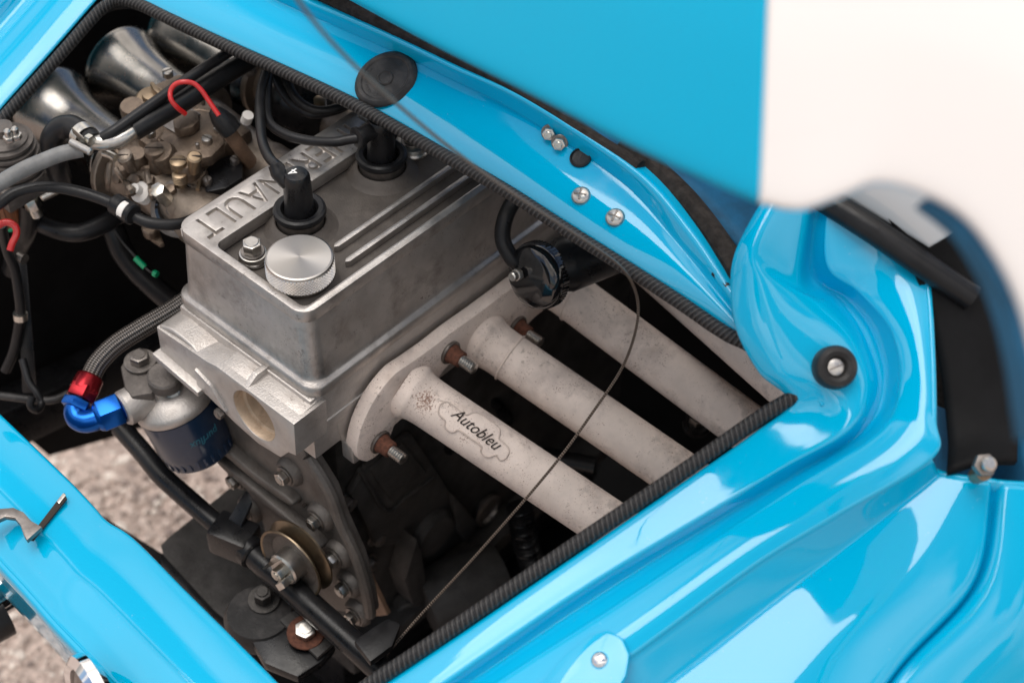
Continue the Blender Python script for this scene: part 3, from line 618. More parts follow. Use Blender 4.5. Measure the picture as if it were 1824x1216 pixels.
# top rim: one plate pierced by the recess and the lettering
def curve_plate(loops, z, ext, bev):
    c = bpy.data.curves.new('plate', 'CURVE'); c.dimensions = '2D'; c.fill_mode = 'BOTH'; c.extrude = ext; c.bevel_depth = bev; c.bevel_resolution = 1
    for lp in loops:
        s = c.splines.new('POLY'); s.points.add(len(lp) - 1); s.use_cyclic_u = True
        for i, p in enumerate(lp): s.points[i].co = (p[0], p[1], 0, 1)
    o = bpy.data.objects.new('plate', c); col.objects.link(o); dg = bpy.context.evaluated_depsgraph_get()
    me = bpy.data.meshes.new_from_object(o.evaluated_get(dg)); g = ([V(v.co) + V((0, 0, z)) for v in me.vertices], [tuple(p.vertices) for p in me.polygons])
    bpy.data.objects.remove(o); bpy.data.meshes.remove(me); return g
loops = [[(p.x, p.y) for p in rrect(.0035, LX - .002, -.1268, -.0005, .011, 0)], [(p.x, p.y) for p in rrect(.0085, LX - .008, -.1220, -.0338, .006, 0)][::-1]]
words = [('RENAULT', .0625, .1055), ('ALPINE', .1615, .0885)]
for wd, xc, wid in words:
    bm = text_mesh(wd, .034, 0, .0006); xs = [v.co.x for v in bm.verts]; ys = [v.co.y for v in bm.verts]
    sx = wid / (max(xs) - min(xs)); sy = .0225 / (max(ys) - min(ys)); cx0 = (max(xs) + min(xs)) / 2; cy0 = (max(ys) + min(ys)) / 2
    for lp in text_loops(bm): loops.append([(xc - (x - cx0) * sx, -.0170 - (y - cy0) * sy) for x, y in lp])
    bm.free()
mk('lettered_rim', curve_plate(loops, .7948, .0046, .0006), 'alu', vc, ang=40)
mk('letter_floor', box((LX / 2, -.0175, .7930), (LX - .012, .030, .0070), 0), 'alu_letter', vc)
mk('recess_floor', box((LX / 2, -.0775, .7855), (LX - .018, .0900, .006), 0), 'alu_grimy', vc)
for yy, x0 in ((-.0885, .069), (-.1045, .064)):
    mk('long_rib', prism([V((x0 - .003, yy, .788)), V((x0, yy + .0022, .788)), V((LX - .01, yy + .0022, .788)), V((LX - .01, yy - .0022, .788)), V((x0, yy - .0022, .788))], (0, 0, .0058), .0010), 'alu', vc)
plugx = (.0686, .1472, .226, .304); PYc = -.0535
for x in plugx:
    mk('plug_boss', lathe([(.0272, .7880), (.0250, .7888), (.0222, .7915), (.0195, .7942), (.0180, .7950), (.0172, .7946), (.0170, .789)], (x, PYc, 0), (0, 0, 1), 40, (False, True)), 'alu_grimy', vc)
# ---------------- cover bolts
for (px, py, lb, r, sp) in ((452, 462, 'hex bolt on stacked washers beside the knurled oil cap', .0060, (.0098, .0098)), (735, 264, 'hex bolt on thick spacer half under the black trim', .0066, (.0128, .0125))):
    o = P(px, py, .789); o.z = .7885; t = thing('cover_bolt', lb, 'bolt', o)
    mk('spacer', lathe([(sp[0], 0), (sp[0] + .0006, .001), (sp[0], .0028), (sp[0] - .0008, .0034), (sp[0] + .0002, .0042), (sp[0] - .0006, .0068), (sp[0] - .003, .0074)], o, (0, 0, 1), 36), 'steel', t)
    mk('flange', rcyl(.0082, .0018, o + V((0, 0, .0070)), (0, 0, 1), 32, .0004), 'steel_dark', t)
    mk('hex_head', join(hexa(.0068, .0078, o + V((0, 0, .0085)), (0, 0, 1), .0009, .35), rcyl(.0048, .0012, o + V((0, 0, .0160)), (0, 0, 1), 24, .0004)), 'steel', t)
# ---------------- knurled oil cap
o = P(533, 457, .8125); o.z = .7885; oc = thing('oil_filler_cap', 'knurled round aluminium oil filler cap on the valve cover', 'oil cap', o)
mk('collar', lathe([(.0258, 0), (.0258, .0012), (.0240, .0022), (.0226, .0034), (.0205, .0050), (.0205, .0074)], o, (0, 0, 1), 56), 'alu_grimy', oc)
mk('base_ring', lathe([(.0212, .0074), (.0220, .0080), (.0220, .0090), (.0212, .0094)], o, (0, 0, 1), 56), 'steel_dark', oc)
def knurl(r, z0, z1, seg=150, rows=13, d=.00055):
    vs_, fs = [], []
    for i in range(rows):
        for j in range(seg):
            a = 2 * math.pi * j / seg; rr = r + (d if (i + j) % 2 == 0 else -d) * (0 if i in (0, rows - 1) else 1)
            vs_.append(o + V((rr * math.cos(a), rr * math.sin(a), z0 + (z1 - z0) * i / (rows - 1))))
    for i in range(rows - 1):
        for j in range(seg):
            k = (j + 1) % seg; A, B, C_, D = i * seg + j, i * seg + k, (i + 1) * seg + k, (i + 1) * seg + j
            fs += [(A, B, C_), (A, C_, D)] if (i + j) % 2 == 0 else [(A, B, D), (B, C_, D)]
    return vs_, fs
mk('knurled_side', knurl(.0222, .0094, .0222, 120, 11, .0007), 'alu_bright', oc, smooth=False)
mk('cap_top', lathe([(.0222, .0220), (.0224, .0226), (.0220, .0236), (.0209, .0241), (.0005, .0242)], o, (0, 0, 1), 72), 'alu_bright', oc, ang=20)
# turned (spun) finish on the top of the cap
cm = mat('spun_alu', (.42, .40, .38), .4, 1.0); bb = cm.node_tree.nodes['Principled BSDF']
bb.inputs['Anisotropic'].default_value = .75; tn = cm.node_tree.nodes.new('ShaderNodeTangent'); tn.direction_type = 'RADIAL'; tn.axis = 'Z'; cm.node_tree.links.new(tn.outputs[0], bb.inputs['Tangent'])
bpy.data.objects['cap_top'].data.materials[0] = cm
# ---------------- plug boots and leads
def boot(i, px, py, label, elbow=None, mark=None):
    c = V((plugx[i], PYc, 0)); o = V((c.x, c.y, .7885)); t = thing('plug_boot', label, 'spark plug boot', o, None)
    mk('steel_collar', lathe([(.0160, .002), (.0160, .0118), (.0150, .0124)], o, (0, 0, 1), 40), 'steel_dark', t)
    mk('rubber_flange', lathe([(.0150, .0118), (.0176, .0126), (.0184, .0148), (.0178, .0170), (.0160, .0180), (.0130, .0176), (.0112, .0152), (.0108, .0130)], o, (0, 0, 1), 44, (True, False)), 'rubber', t)
    b = mk('boot', lathe([(.0114, .012), (.0102, .0160), (.0099, .022), (.0094, .040), (.0090, .0455), (.0076, .0478), (.004, .0486), (.0004, .0488)], o, (0, 0, 1), 36), 'black_satin', t)
    return t, b, o
t4, b4, o4 = boot(0, 0, 0, 'black spark plug boot marked with a white 4')
t3, b3, o3 = boot(1, 0, 0, 'black elbow spark plug boot with its lead leaving sideways')
# white 4 on boot four
mk('number', text_solid('4', .0105, lambda x, y, h: V((o4.x - y * 1.0 - .0005, o4.y + .0015 + x, o4.z + .0486 + h - 9.0 * (y * y + x * x))), .0003, cut=.002), 'print_white', b4)
mk('outlet', tube([o4 + V((-.004, .004, .040)), o4 + V((-.006, .0105, .0450)), o4 + V((-.005, .0150, .0495))], (.0058, .0054, .0048), 16, 10), 'rubber', b4)
s3 = P(637, 246, .829); eb = o3 + V((0, 0, .0395))
mk('elbow', tube([eb, eb.lerp(s3, .5) + V((0, 0, .001)), s3], (.0068, .0062, .0064), 18, 8), 'rubber', b3)
mk('elbow_ring', lathe([(.0062, 0), (.0080, .0008), (.0080, .0028), (.0062, .0036)], s3 - (s3 - eb).normalized() * .002, s3 - eb, 24), 'rubber', b3)
s4 = o4 + V((-.005, .0150, .0495))
def lead(label, pts, r=.0036, mt='rubber', n=60):
    o = mk('ignition_lead', tube(pts, r, 12, n), mt); return tag(o, label, 'cable', 'black ignition leads')
lead('black ignition lead rising from the boot marked 4', [s4, P(500, 300, .838), P(482, 284, .834), P(469, 258, .828), P(464, 225, .825), P(464, 170, .82), P(477, 120, .82), P(495, 80, .815)])
lead('black ignition lead curving into the elbow boot', [s3, P(618, 249, .828), P(596, 253, .826), P(553, 251, .822), P(510, 240, .82), P(480, 218, .818), P(475, 178, .817), P(482, 120, .815), P(500, 80, .81)])
lead('black ignition lead drooping under the trim, inner of the two loops', [P(480, 95, .815), P(488, 122, .812), P(498, 155, .805), P(522, 186, .80), P(555, 203, .80), P(600, 196, .80), P(650, 170, .80)], .0034)
lead('black ignition lead drooping under the trim, outer of the two loops', [P(500, 95, .815), P(509, 130, .812), P(520, 164, .808), P(545, 190, .805), P(578, 197, .805), P(628, 183, .805), P(670, 158, .80)], .0034)

# ---------------- cylinder head
hd = thing('cylinder_head', 'bare cast aluminium cylinder head with round bored hole in its end', 'cylinder head', (.17, -.066, .62))
HX = -.0225
mk('head_casting', prism([V((-.004, -.1335, .7285)), V((.385, -.1335, .7285)), V((.385, .0, .7285)), V((-.004, .0, .7285))], (0, 0, -.060), .002), 'alu_head', hd)
# end block: front outline in the plane x = HX, pierced by the bore
def front(pts): return [PX(x, y, HX) for x, y in pts]
fo = [V((HX, .0035, .7165)), V((HX, -.050, .7205)), V((HX, -.060, .7232)), V((HX, -.1360, .7232)), V((HX, -.1345, .6915)), V((HX, -.1270, .6885)), V((HX, -.118, .676)), V((HX, -.095, .672)), V((HX, -.072, .675)), V((HX, -.045, .682)), V((HX, .004, .692))]
ch = V((HX, -.0945, .6995)); br = .0218
loopsF = [[(p.y, p.z) for p in fo], [(ch.y + br * math.cos(a), ch.z + br * math.sin(a)) for a in [2 * math.pi * k / 48 for k in range(48)]][::-1]]
g = curve_plate(loopsF, 0, .014, .0010)
mk('end_block', ([V((HX + .015 + v.z, v.x, v.y)) for v in g[0]], g[1]), 'alu_head', hd, ang=40)
bore = mk('bore', lathe([(br - .0010, .0006), (br - .0017, .0016), (br - .0017, .0080), (br - .0042, .0090), (br - .0042, .020), (.0005, .0202)], (HX, ch.y, ch.z), (1, 0, 0), 56, (False, True)), 'bore_tan', hd)
# shelf relief in front of the cover
mk('shelf', prism([V((-.0205, -.1345, .7235)), V((.002, -.1345, .7260)), V((.002, -.086, .7260)), V((-.0205, -.086, .7235))], (0, 0, -.003), .0012), 'alu_head', hd)
mk('shelf_ridge', prism([V((-.0215, -.0905, .7210)), V((-.0215, -.0905, .7238)), V((-.012, -.0905, .7300)), V((.002, -.0905, .7300)), V((.002, -.0905, .7210))], (0, .0048, 0), .0010), 'alu_head', hd)
mk('shelf', prism([V((-.0205, -.086, .7238)), V((.002, -.086, .7262)), V((.002, -.060, .7262)), V((-.0205, -.060, .7238))], (0, 0, -.003), .0012), 'alu_head', hd)
mk('cast_lobe', loft([[V((x, -.052, .7135 + .004 * (x + .0225) / .025)) for x in (-.0215, -.013, -.005, .002)], [V((x, -.043, .718 + .003 * (x + .0225) / .025)) for x in (-.0218, -.013, -.005, .002)], [V((x, -.030, .7225)) for x in (-.0200, -.013, -.005, .002)], [V((x, -.010, .7235)) for x in (-.0200, -.013, -.005, .002)], [V((x, .0025, .7200)) for x in (-.0210, -.013, -.005, .002)]], 16, 6), 'alu_head', hd, thick=.004)
mk('cast_step', prism([V((-.0290, .0065, .6945)), V((-.0290, -.042, .6890)), V((-.0290, -.042, .6840)), V((-.0290, .0065, .6885))], (.020, 0, 0), .0012), 'alu_head', hd)
mk('cast_step', prism([V((-.0250, -.036, .7060)), V((-.0250, -.052, .7000)), V((-.0250, -.066, .6820)), V((-.0250, -.036, .6890))], (.012, 0, 0), .0016), 'alu_head', hd)
# right-hand lower edge with lugs
mk('head_skirt', prism([V((.000, -.1350, .700)), V((.385, -.1350, .700)), V((.385, -.1350, .655)), V((.055, -.1350, .655)), V((.052, -.1350, .662)), V((.020, -.1350, .668)), V((.017, -.1350, .690)), V((.002, -.1350, .692))], (0, .03, 0), .0015), 'alu_head', hd)
mk('cast_lug', box((.028, -.1385, .6590), (.014, .012, .018), .0018), 'alu_head', hd)
mk('cast_lug', box((.0415, -.1365, .6545), (.008, .009, .012), .0012), 'alu_head', hd)
bolt('core_plug_bolt', hd, (HX - .0005, -.058, .676), (-1, 0, 0), .0042, .004, 'steel_dark')

# ---------------- block and timing cover
bk = thing('engine_block', 'dark grey cast engine block side below the exhaust header', 'engine block', (.17, -.06, .30))
mk('block_casting', box((.205, -.055, .50), (.35, .120, .33), .006), 'block_grey', bk)
def by(x, y, Y=-.116): return PY(x, y, Y)
mk('side_bulge', prism([by(612, 872), by(640, 822), by(722, 762), by(775, 842), by(830, 940), by(745, 1000), by(700, 960), by(660, 965)], (0, -.008, 0), .004), 'block_grey', bk)
mk('side_panel', prism([by(654, 833, -.124), by(712, 786, -.124), by(756, 838, -.124), by(696, 892, -.124)], (0, -.003, 0), .0012), 'block_grey', bk)
mk('panel_ridge', tube([by(640, 836, -.125), by(660, 870, -.125), by(690, 910, -.125), by(730, 880, -.125), by(772, 850, -.125)], .0020, 8, 30), 'block_grey', bk)
mk('side_boss', lathe([(.024, 0), (.023, .006), (.019, .010), (.0005, .011)], by(762, 945, -.122), (0, -1, 0), 32), 'block_grey', bk)
mk('pan_rail', box((.20, -.123, .388), (.34, .030, .018), .003), 'block_grey', bk)
mk('gusset', prism([by(712, 935, -.120), by(722, 965, -.120), by(736, 1050, -.120), by(705, 1052, -.120), by(690, 1010, -.120)], (0, -.020, 0), .003), 'block_grey', bk)
mk('gusset', prism([by(792, 870, -.120), by(836, 920, -.120), by(820, 960, -.120), by(800, 930, -.120)], (0, -.010, 0), .002), 'block_grey', bk)
mk('drain_boss', rcyl(.013, .014, by(722, 1062, -.118), (-.5, -1, -.2), 24, .002), 'block_grey', bk)
mk('freeze_plug', lathe([(.016, 0), (.016, .004), (.013, .005), (.012, .002), (.0005, .002)], by(864, 905, -.116), (0, -1, 0), 28), 'steel_dark', bk)
for x, y in ((615, 892), (668, 955), (655, 1000), (790, 1030)):
    bolt('block_bolt', bk, by(x, y, -.117), (0, -1, 0), .006, .006, 'steel_dark', .0085)
mk('oil_pan', prism([V((.03, -.10, .39)), V((.38, -.10, .39)), V((.38, .0, .39)), V((.03, .0, .39))], (0, 0, -.12), .015), 'black_satin', bk)
for i, (a, b) in enumerate((((760, 690), (800, 800)), ((850, 690), (905, 760)), ((900, 760), (960, 850)))):
    q0 = by(*a, -.115 + .01 * i); q1 = by(*b, -.115 + .01 * i); mk('oil_line', tube([q0, q0.lerp(q1, .5) + V((0, -.012, .004)), q1], .005, 10, 16), 'black_satin', bk)

TX = .0
tm = thing('timing_cover', 'ribbed cast timing cover with hex bolts on the end of the engine', 'timing cover', PX(560, 950, TX))
tout = [(362, 728), (384, 762), (402, 800), (418, 827), (439, 873), (461, 913), (474, 960), (500, 1040), (560, 1085), (629, 1092), (658, 1098), (651, 1060), (633, 995), (604, 931), (583, 873), (547, 816), (530, 780), (450, 720)]
mk('cover_plate', prism([PX(x, y, TX) for x, y in tout], (.012, 0, 0), .003), 'alu_timing', tm)
rim = [(547, 812), (583, 872), (604, 930), (633, 994), (651, 1058), (656, 1094)]
mk('edge_flange', tube([PX(x + 3, y, TX + .001) for x, y in rim], .0048, 10, 50), 'alu_timing', tm)
for a in (((362, 744), (420, 792), (480, 842), (541, 884)), ((404, 806), (470, 862), (530, 912), (590, 962))):
    pts = [PX(x, y, TX + .002) for x, y in a]; pc = cr(pts, 24); poly = []
    for k, q in enumerate(pc):
        t = (pc[min(k + 1, 23)] - pc[max(k - 1, 0)]).normalized(); poly.append((q, t.cross(V((1, 0, 0))).normalized()))
    hw = lambda k: .0042 * min(1, .45 + .35 * min(k, 23 - k))
    mk('long_rib', prism([q + n * hw(k) for k, (q, n) in enumerate(poly)] + [q - n * hw(k) for k, (q, n) in list(enumerate(poly))[::-1]], (-.011, 0, 0), .0026), 'alu_timing', tm, ang=60)
for k in range(11):
    f = k / 10; q = PX(440 + 105 * f, 822 + 75 * f, TX - .001); mk('chain_pin', rcyl(.0016, .003, q, (-1, 0, 0), 8, .0003), 'ink', tm)
for x, y in ((519, 838), (574, 918), (606, 984), (624, 1037), (640, 1088), (430, 846), (448, 905)):
    q = PX(x, y, TX); mk('bolt_boss', lathe([(.0125, 0), (.0115, .004), (.0095, .006)], q, (-1, 0, 0), 24), 'alu_timing', tm)
    bolt('hex_bolt', tm, q + V((-.006, 0, 0)), (-1, 0, 0), .0058, .005, 'steel', .0078, .0012, 'steel_dark', random.uniform(0, 1))
mk('gasket_strip', prism([PX(548, 806, .031), PX(566, 842, .031), PX(612, 930, .031), PX(650, 1010, .031), PX(690, 1095, .031), PX(662, 1098, .031), PX(640, 1010, .031), PX(600, 920, .031), PX(560, 836, .031)], (.004, 0, 0), .0004), 'brown_tube', tm)
# ---------------- crank pulley
pc = PX(539, 985, -.018); pl = thing('crank_pulley', 'gold passivated steel vee pulley on the crankshaft end', 'pulley', pc)
ax = V((-1, -.06, .05)).normalized()
mk('rear_disc', lathe([(.012, 0), (.0295, 0), (.0308, .0008), (.0308, .0022), (.024, .0065), (.012, .0068)], pc, ax, 56), 'gold_zinc', pl)
mk('front_disc', lathe([(.012, .0068), (.022, .0075), (.0292, .0118), (.0300, .0126), (.0296, .0136), (.0278, .0132)], pc, ax, 56, (True, False)), 'gold_zinc', pl)
mk('front_dish', lathe([(.0280, .0131), (.0225, .0096), (.0220, .0088), (.012, .0086)], pc, ax, 56, (False, True)), 'alu_dark', pl)
mk('hub', lathe([(.013, .008), (.013, .0200), (.0118, .0215), (.0060, .0215)], pc, ax, 32), 'steel', pl)
for s in (-1, 1):
    mk('hub_dog', prism([pc + ax * .020 + V((0, .004 * s, .009 * s)), pc + ax * .020 + V((0, .011 * s, .003 * s)), pc + ax * .030 + V((0, .012 * s, .001 * s)), pc + ax * .033 + V((0, .008 * s, .006 * s))], V((0, -.004 * s, .004)), .0008), 'steel', pl)
bolt('crank_bolt', pl, pc + ax * .020, ax, .0055, .008, 'zinc')

# ---------------- exhaust header
eh = thing('exhaust_header', 'matt pinkish white exhaust header with four straight tubes', 'exhaust header', (.19, -.16, .66))
FY = -.1365
fl_out = [(.0225, .659), (.0215, .672), (.028, .690), (.041, .706), (.060, .7155), (.078, .7145), (.098, .7135), (.118, .7140), (.150, .7125), (.190, .7120), (.226, .7120), (.300, .712), (.332, .705), (.340, .690), (.330, .655), (.316, .650), (.296, .668), (.270, .690), (.250, .672), (.226, .6615), (.206, .660), (.188, .653), (.172, .663), (.150, .6705), (.128, .676), (.114, .682), (.098, .672), (.076, .662), (.060, .664), (.053, .652), (.042, .6460), (.030, .648)]
fc = cr([V((x, FY, z)) for x, z in fl_out], 120, closed=True)
mk('flange', prism(fc, (0, -.0120, 0), .0030), 'ceramic', eh, ang=45)
t_st = [V((.0755, FY - .004, .6865)), V((.1525, FY - .004, .6800)), V((.2290, FY - .004, .6850)), V((.3040, FY - .004, .6860))]
t_en = [P(1062, 918, .626), P(1192, 832, .632), P(1308, 744, .654), P(1404, 684, .698)]
TR = .0181; tubes = []
for a, b in zip(t_st, t_en):
    d = (b - a).normalized(); e = b + d * .11
    LT = (e - a).length
    def rr(t): return TR * (1 + .20 * math.exp(-max(0, t * LT - .009) / .004))
    tu = mk('header_tube', tube([a, a + d * .035, a.lerp(b, .5), b, e], rr, 40, 150), 'ceramic', eh, ang=60); tubes.append((a, d, tu))
rs = bpy.data.materials['ceramic'].copy(); rs.name = 'ceramic_stained'; MATS['ceramic_stained'] = rs
t_ = rs.node_tree; b_p = t_.nodes['Principled BSDF']; src = b_p.inputs['Base Color'].links[0].from_socket; tu = tubes[0][2]
a0, d0, _ = tubes[0]; vw = CAM - a0; vw = (vw - d0 * vw.dot(d0)).normalized()
cen = (a0 + d0 * .020 + vw * TR) - WL[tu.name]
co = t_.nodes.new('ShaderNodeTexCoord'); vd = t_.nodes.new('ShaderNodeVectorMath'); vd.operation = 'DISTANCE'; vd.inputs[1].default_value = cen; t_.links.new(co.outputs['Object'], vd.inputs[0])
n1 = t_.nodes.new('ShaderNodeTexNoise'); n1.inputs['Scale'].default_value = 700; n1.inputs['Detail'].default_value = 4; t_.links.new(co.outputs['Object'], n1.inputs['Vector'])
m1 = t_.nodes.new('ShaderNodeMapRange'); m1.inputs['From Min'].default_value = .014; m1.inputs['From Max'].default_value = .003; m1.inputs['To Min'].default_value = -.12; m1.inputs['To Max'].default_value = .10; t_.links.new(vd.outputs['Value'], m1.inputs['Value'])
ad = t_.nodes.new('ShaderNodeMath'); ad.operation = 'ADD'; t_.links.new(m1.outputs['Result'], ad.inputs[0]); t_.links.new(n1.outputs['Fac'], ad.inputs[1])
m2 = t_.nodes.new('ShaderNodeMapRange'); m2.inputs['From Min'].default_value = .52; m2.inputs['From Max'].default_value = .66; m2.inputs['To Max'].default_value = .8; t_.links.new(ad.outputs[0], m2.inputs['Value'])
mx_ = t_.nodes.new('ShaderNodeMixRGB'); t_.links.new(m2.outputs['Result'], mx_.inputs['Fac']); t_.links.new(src, mx_.inputs['Color1']); mx_.inputs['Color2'].default_value = (.20, .09, .05, 1); t_.links.new(mx_.outputs['Color'], b_p.inputs['Base Color'])
tu.data.materials[0] = rs
# weld beads at the tube roots
for i, (a, d, tu) in enumerate(tubes[1:3]):
    e1, e2, _ = basis(d); ring = [a + d * .030 + (e1 * math.cos(k) + e2 * math.sin(k)) * (TR * 1.012 + .0003 * math.sin(k * 23)) for k in [2 * math.pi * j / 60 for j in range(61)]]
    mk('weld_bead', tube(ring, .0009, 6), 'ceramic', tu)
# studs and nuts
for x, z in ((.0425, .6605), (.1150, .6965), (.1875, .6680), (.2640, .7005)):
    o = V((x, FY - .0120, z)); ax = V((0, -1, -.02)); w_ = mk('washer', rcyl(.0092, .0026, o, ax, 28, .0005), 'steel_dark', eh)
    mk('nut', lathe([(.0076, .0025), (.0072, .0040), (.0064, .0060), (.0062, .0116), (.0054, .0124)], o, ax, 14), 'rust', eh)
    mk('stud', lathe([(.0034 if k % 2 else .0045, .012 + k * .0010) for k in range(13)] + [(.0030, .0250)], o, ax, 20), 'steel', eh)
# emblem on the first tube: a little car outline with script across it
a, d, tu = tubes[0]
axis_pt = lambda s: a + d * s
view = (CAM - axis_pt(.07)); view = (view - d * view.dot(d)).normalized(); side = d.cross(view).normalized()
def on_tube(s, q, h, r=TR):       # s metres along, q metres around (up across the tube), h proud of it
    t = q / r; return axis_pt(s) + (view * math.cos(t) + side * math.sin(t)) * (r + h)
if (CU.dot(side)) < 0: sgn = -1
else: sgn = 1
def emb(x, y, h): return on_tube(.0605 + x, (y + .002) * sgn, h)
car = [(-.0300, .0030), (-.0270, .0058), (-.0200, .0056), (-.0120, .0052), (-.0085, .0100), (-.0040, .0125), (.0110, .0120), (.0150, .0080), (.0165, .0045), (.0230, .0035), (.0270, .0015), (.0280, -.0035), (.0262, -.0068), (.0240, -.0070), (.0212, -.0058), (.0180, -.0098), (.0145, -.0108), (.0110, -.0098), (.0092, -.0065), (.0, -.0062), (-.0100, -.0060), (-.0120, -.0090), (-.0155, -.0105), (-.0195, -.0095), (-.0215, -.0058), (-.0275, -.0045), (-.0300, -.0010)]
cc = cr([V((x, y, 0)) for x, y in car], 150, closed=True)
# plate: fan of short spans that follow the tube
mk('emblem_outline', tube([emb(p.x, p.y, .0004) for p in cc] + [emb(cc[0].x, cc[0].y, .0004)], .0007, 6), 'ceramic_edge', tu)
bm = bmesh.new(); vv = [bm.verts.new((p.x, p.y, 0)) for p in cc]; bm.faces.new(vv); bmesh.ops.triangulate(bm, faces=bm.faces)
bmesh.ops.subdivide_edges(bm, edges=bm.edges, cuts=4, use_grid_fill=True); bmesh.ops.triangulate(bm, faces=bm.faces); bm.verts.index_update()
mk('emblem_plate', ([emb(v.co.x, v.co.y, .0006) for v in bm.verts], [tuple(v.index for v in f.verts) for f in bm.faces]), 'ceramic', tu); bm.free()
mk('emblem_script', text_solid('Autobleu', .0122, lambda x, y, h: emb(x * .86 - .001, y * .95 + .0012 - x * .06, .0009 + h), .0003, shear=.55, cut=.0012), 'ink', tu)

# ---------------- breather canister with cap
o = P(950, 494, .752); ax = (P(1105, 432, .756) - o).normalized()
cn = thing('breather_canister', 'glossy black canister with domed cap above the exhaust tubes', 'canister', o)
CP = (-ax * .85 + (CAM - o).normalized() * .55).normalized()
mk('canister', tube([o + ax * .004, o + ax * .02, o + ax * .055, o + ax * .10], (.0180, .0200, .0200, .0195), 40, 20), 'black_satin', cn)
ck = []
e1, e2, _ = basis(CP)
mk('cap', lathe([(.0225, -.012), (.0240, -.0105), (.0240, -.0030), (.0233, .0), (.0212, .0024), (.0155, .0040), (.0005, .0046)], o, CP, 64), 'black_gloss', cn)
for k in range(60):
    t = 2 * math.pi * k / 60; c = o + (e1 * math.cos(t) + e2 * math.sin(t)) * .0241 + CP * -.0072
    mk('grip_ridge', box(c, (.0008, .0010, .0060), 0, ex=e1 * math.cos(t) + e2 * math.sin(t), ey=-e1 * math.sin(t) + e2 * math.cos(t)), 'black_gloss', cn)
nb = o + CP * .0030 - CR * .0085 + CU * .0030
mk('cap_nut', join(hexa(.0046, .0040, nb - CP * .001, CP, .0005), rcyl(.0034, .0085, nb - CP * .001, CP, 18, .0008)), 'steel', cn)
mk('clamp_tab', box(o + ax * .072 - V((0, 0, .019)) - CR * -.004, (.016, .012, .008), .002, ex=ax), 'black_satin', cn)
tag(mk('breather_hose', tube([P(935, 335, .80), P(915, 358, .79), P(899, 392, .78), P(896, 428, .768), P(912, 460, .758), P(930, 478, .750)], .0058, 14, 50), 'rubber'), 'short black breather hose looping down to the domed canister', 'hose')

# ---------------- lid stay wire
wp = [PR(480, -80, .70), PR(545, 20, .74), PR(620, 105, .78), PR(730, 205, .83), PR(850, 300, .88), PR(960, 375, .93), PR(1060, 440, .99), PR(1112, 482, 1.04), PR(1135, 530, 1.08), PR(1133, 585, 1.10), PR(1108, 655, 1.13), PR(1060, 728, 1.15), PR(985, 830, 1.17), PR(860, 975, 1.20), PR(740, 1105, 1.22), PR(655, 1205, 1.22), PR(600, 1270, 1.22)]
tag(mk('lid_stay_wire', tube(wp, .0010, 8, 400), 'wire_rope'), 'thin steel lid stay wire bowing across the exhaust tubes', 'wire')

# ================================================================== LEFT SIDE OF THE BAY
# ---------------- carburettor and trumpets
YA = V((0, 1, .02)).normalized()
def trumpet(x, z, label):
    o = V((x, .135, z)); t = thing('air_trumpet', label, 'air trumpet', o)
    prof = [(0.0237, 0), (0.0237, 0.02), (0.0242, 0.036), (0.0257, 0.052), (0.0284, 0.066), (0.0321, 0.076), (0.0345, 0.0815), (0.0354, 0.085), (0.0348, 0.088), (0.033, 0.0885), (0.0303, 0.086), (0.027, 0.074), (0.0244, 0.056), (0.0226, 0.036), (0.022, 0)]
    mk('bell', lathe(prof, o, YA, 64, (False, False)), 'gunmetal', t, ang=60)
    mk('seam', lathe([(.0239, .006), (.0246, .007), (.0246, .010), (.0239, .011)], o, YA, 48, (False, False)), 'gunmetal', t)
    return t
trumpet(.0580, .7455, 'gunmetal air trumpet with the small clamped hose in front')
trumpet(.1270, .7470, 'gunmetal air trumpet behind the jet cover of the carburettor')
trumpet(.1880, .7490, 'gunmetal air trumpet partly hidden under the braided trim')
def carb(x0, label, full=True):
    o = V((x0 + .034, .085, .70)); t = thing('carburettor', label, 'carburettor', o)
    for x in (x0, x0 + .069):
        mk('barrel', lathe([(.0225, -.060), (.0255, -.058), (.0255, -.052), (.0222, -.050), (.0218, -.030), (.0200, -.024), (.0205, -.004), (.0216, .012), (.0232, .030), (.0240, .044), (.0240, .050)], V((x, .082, .7430)), YA, 56, (True, False)), 'carb_alu', t, ang=40)
    for x in (x0, x0 + .069):
        mk('mouth_flange', lathe([(.0245, 0), (.0322, 0), (.0330, .0010), (.0330, .0046), (.0322, .0056), (.0245, .0056)], V((x, .126, .7440)), YA, 56), 'carb_alu', t, ang=30)
        mk('flange_groove', lathe([(.0240, 0), (.0285, .0002), (.0285, .0030), (.0240, .0032)], V((x, .1320, .7441)), YA, 48), 'ink', t)
    mk('body', box((x0 + .036, .086, .738), (.050, .066, .046), .008), 'bronze_cast', t)
    mk('bowl', box((x0 + .038, .092, .765), (.066, .056, .016), .005), 'bronze_cast', t)
    mk('outlet_flange', prism([V((x0 - .026, .020, .716)), V((x0 + .095, .020, .716)), V((x0 + .095, .020, .772)), V((x0 - .026, .020, .772))], (0, .008, 0), .004), 'alu_dark', t)
    return t
cb = carb(.0580, 'bronze toned twin barrel carburettor beside the valve cover')
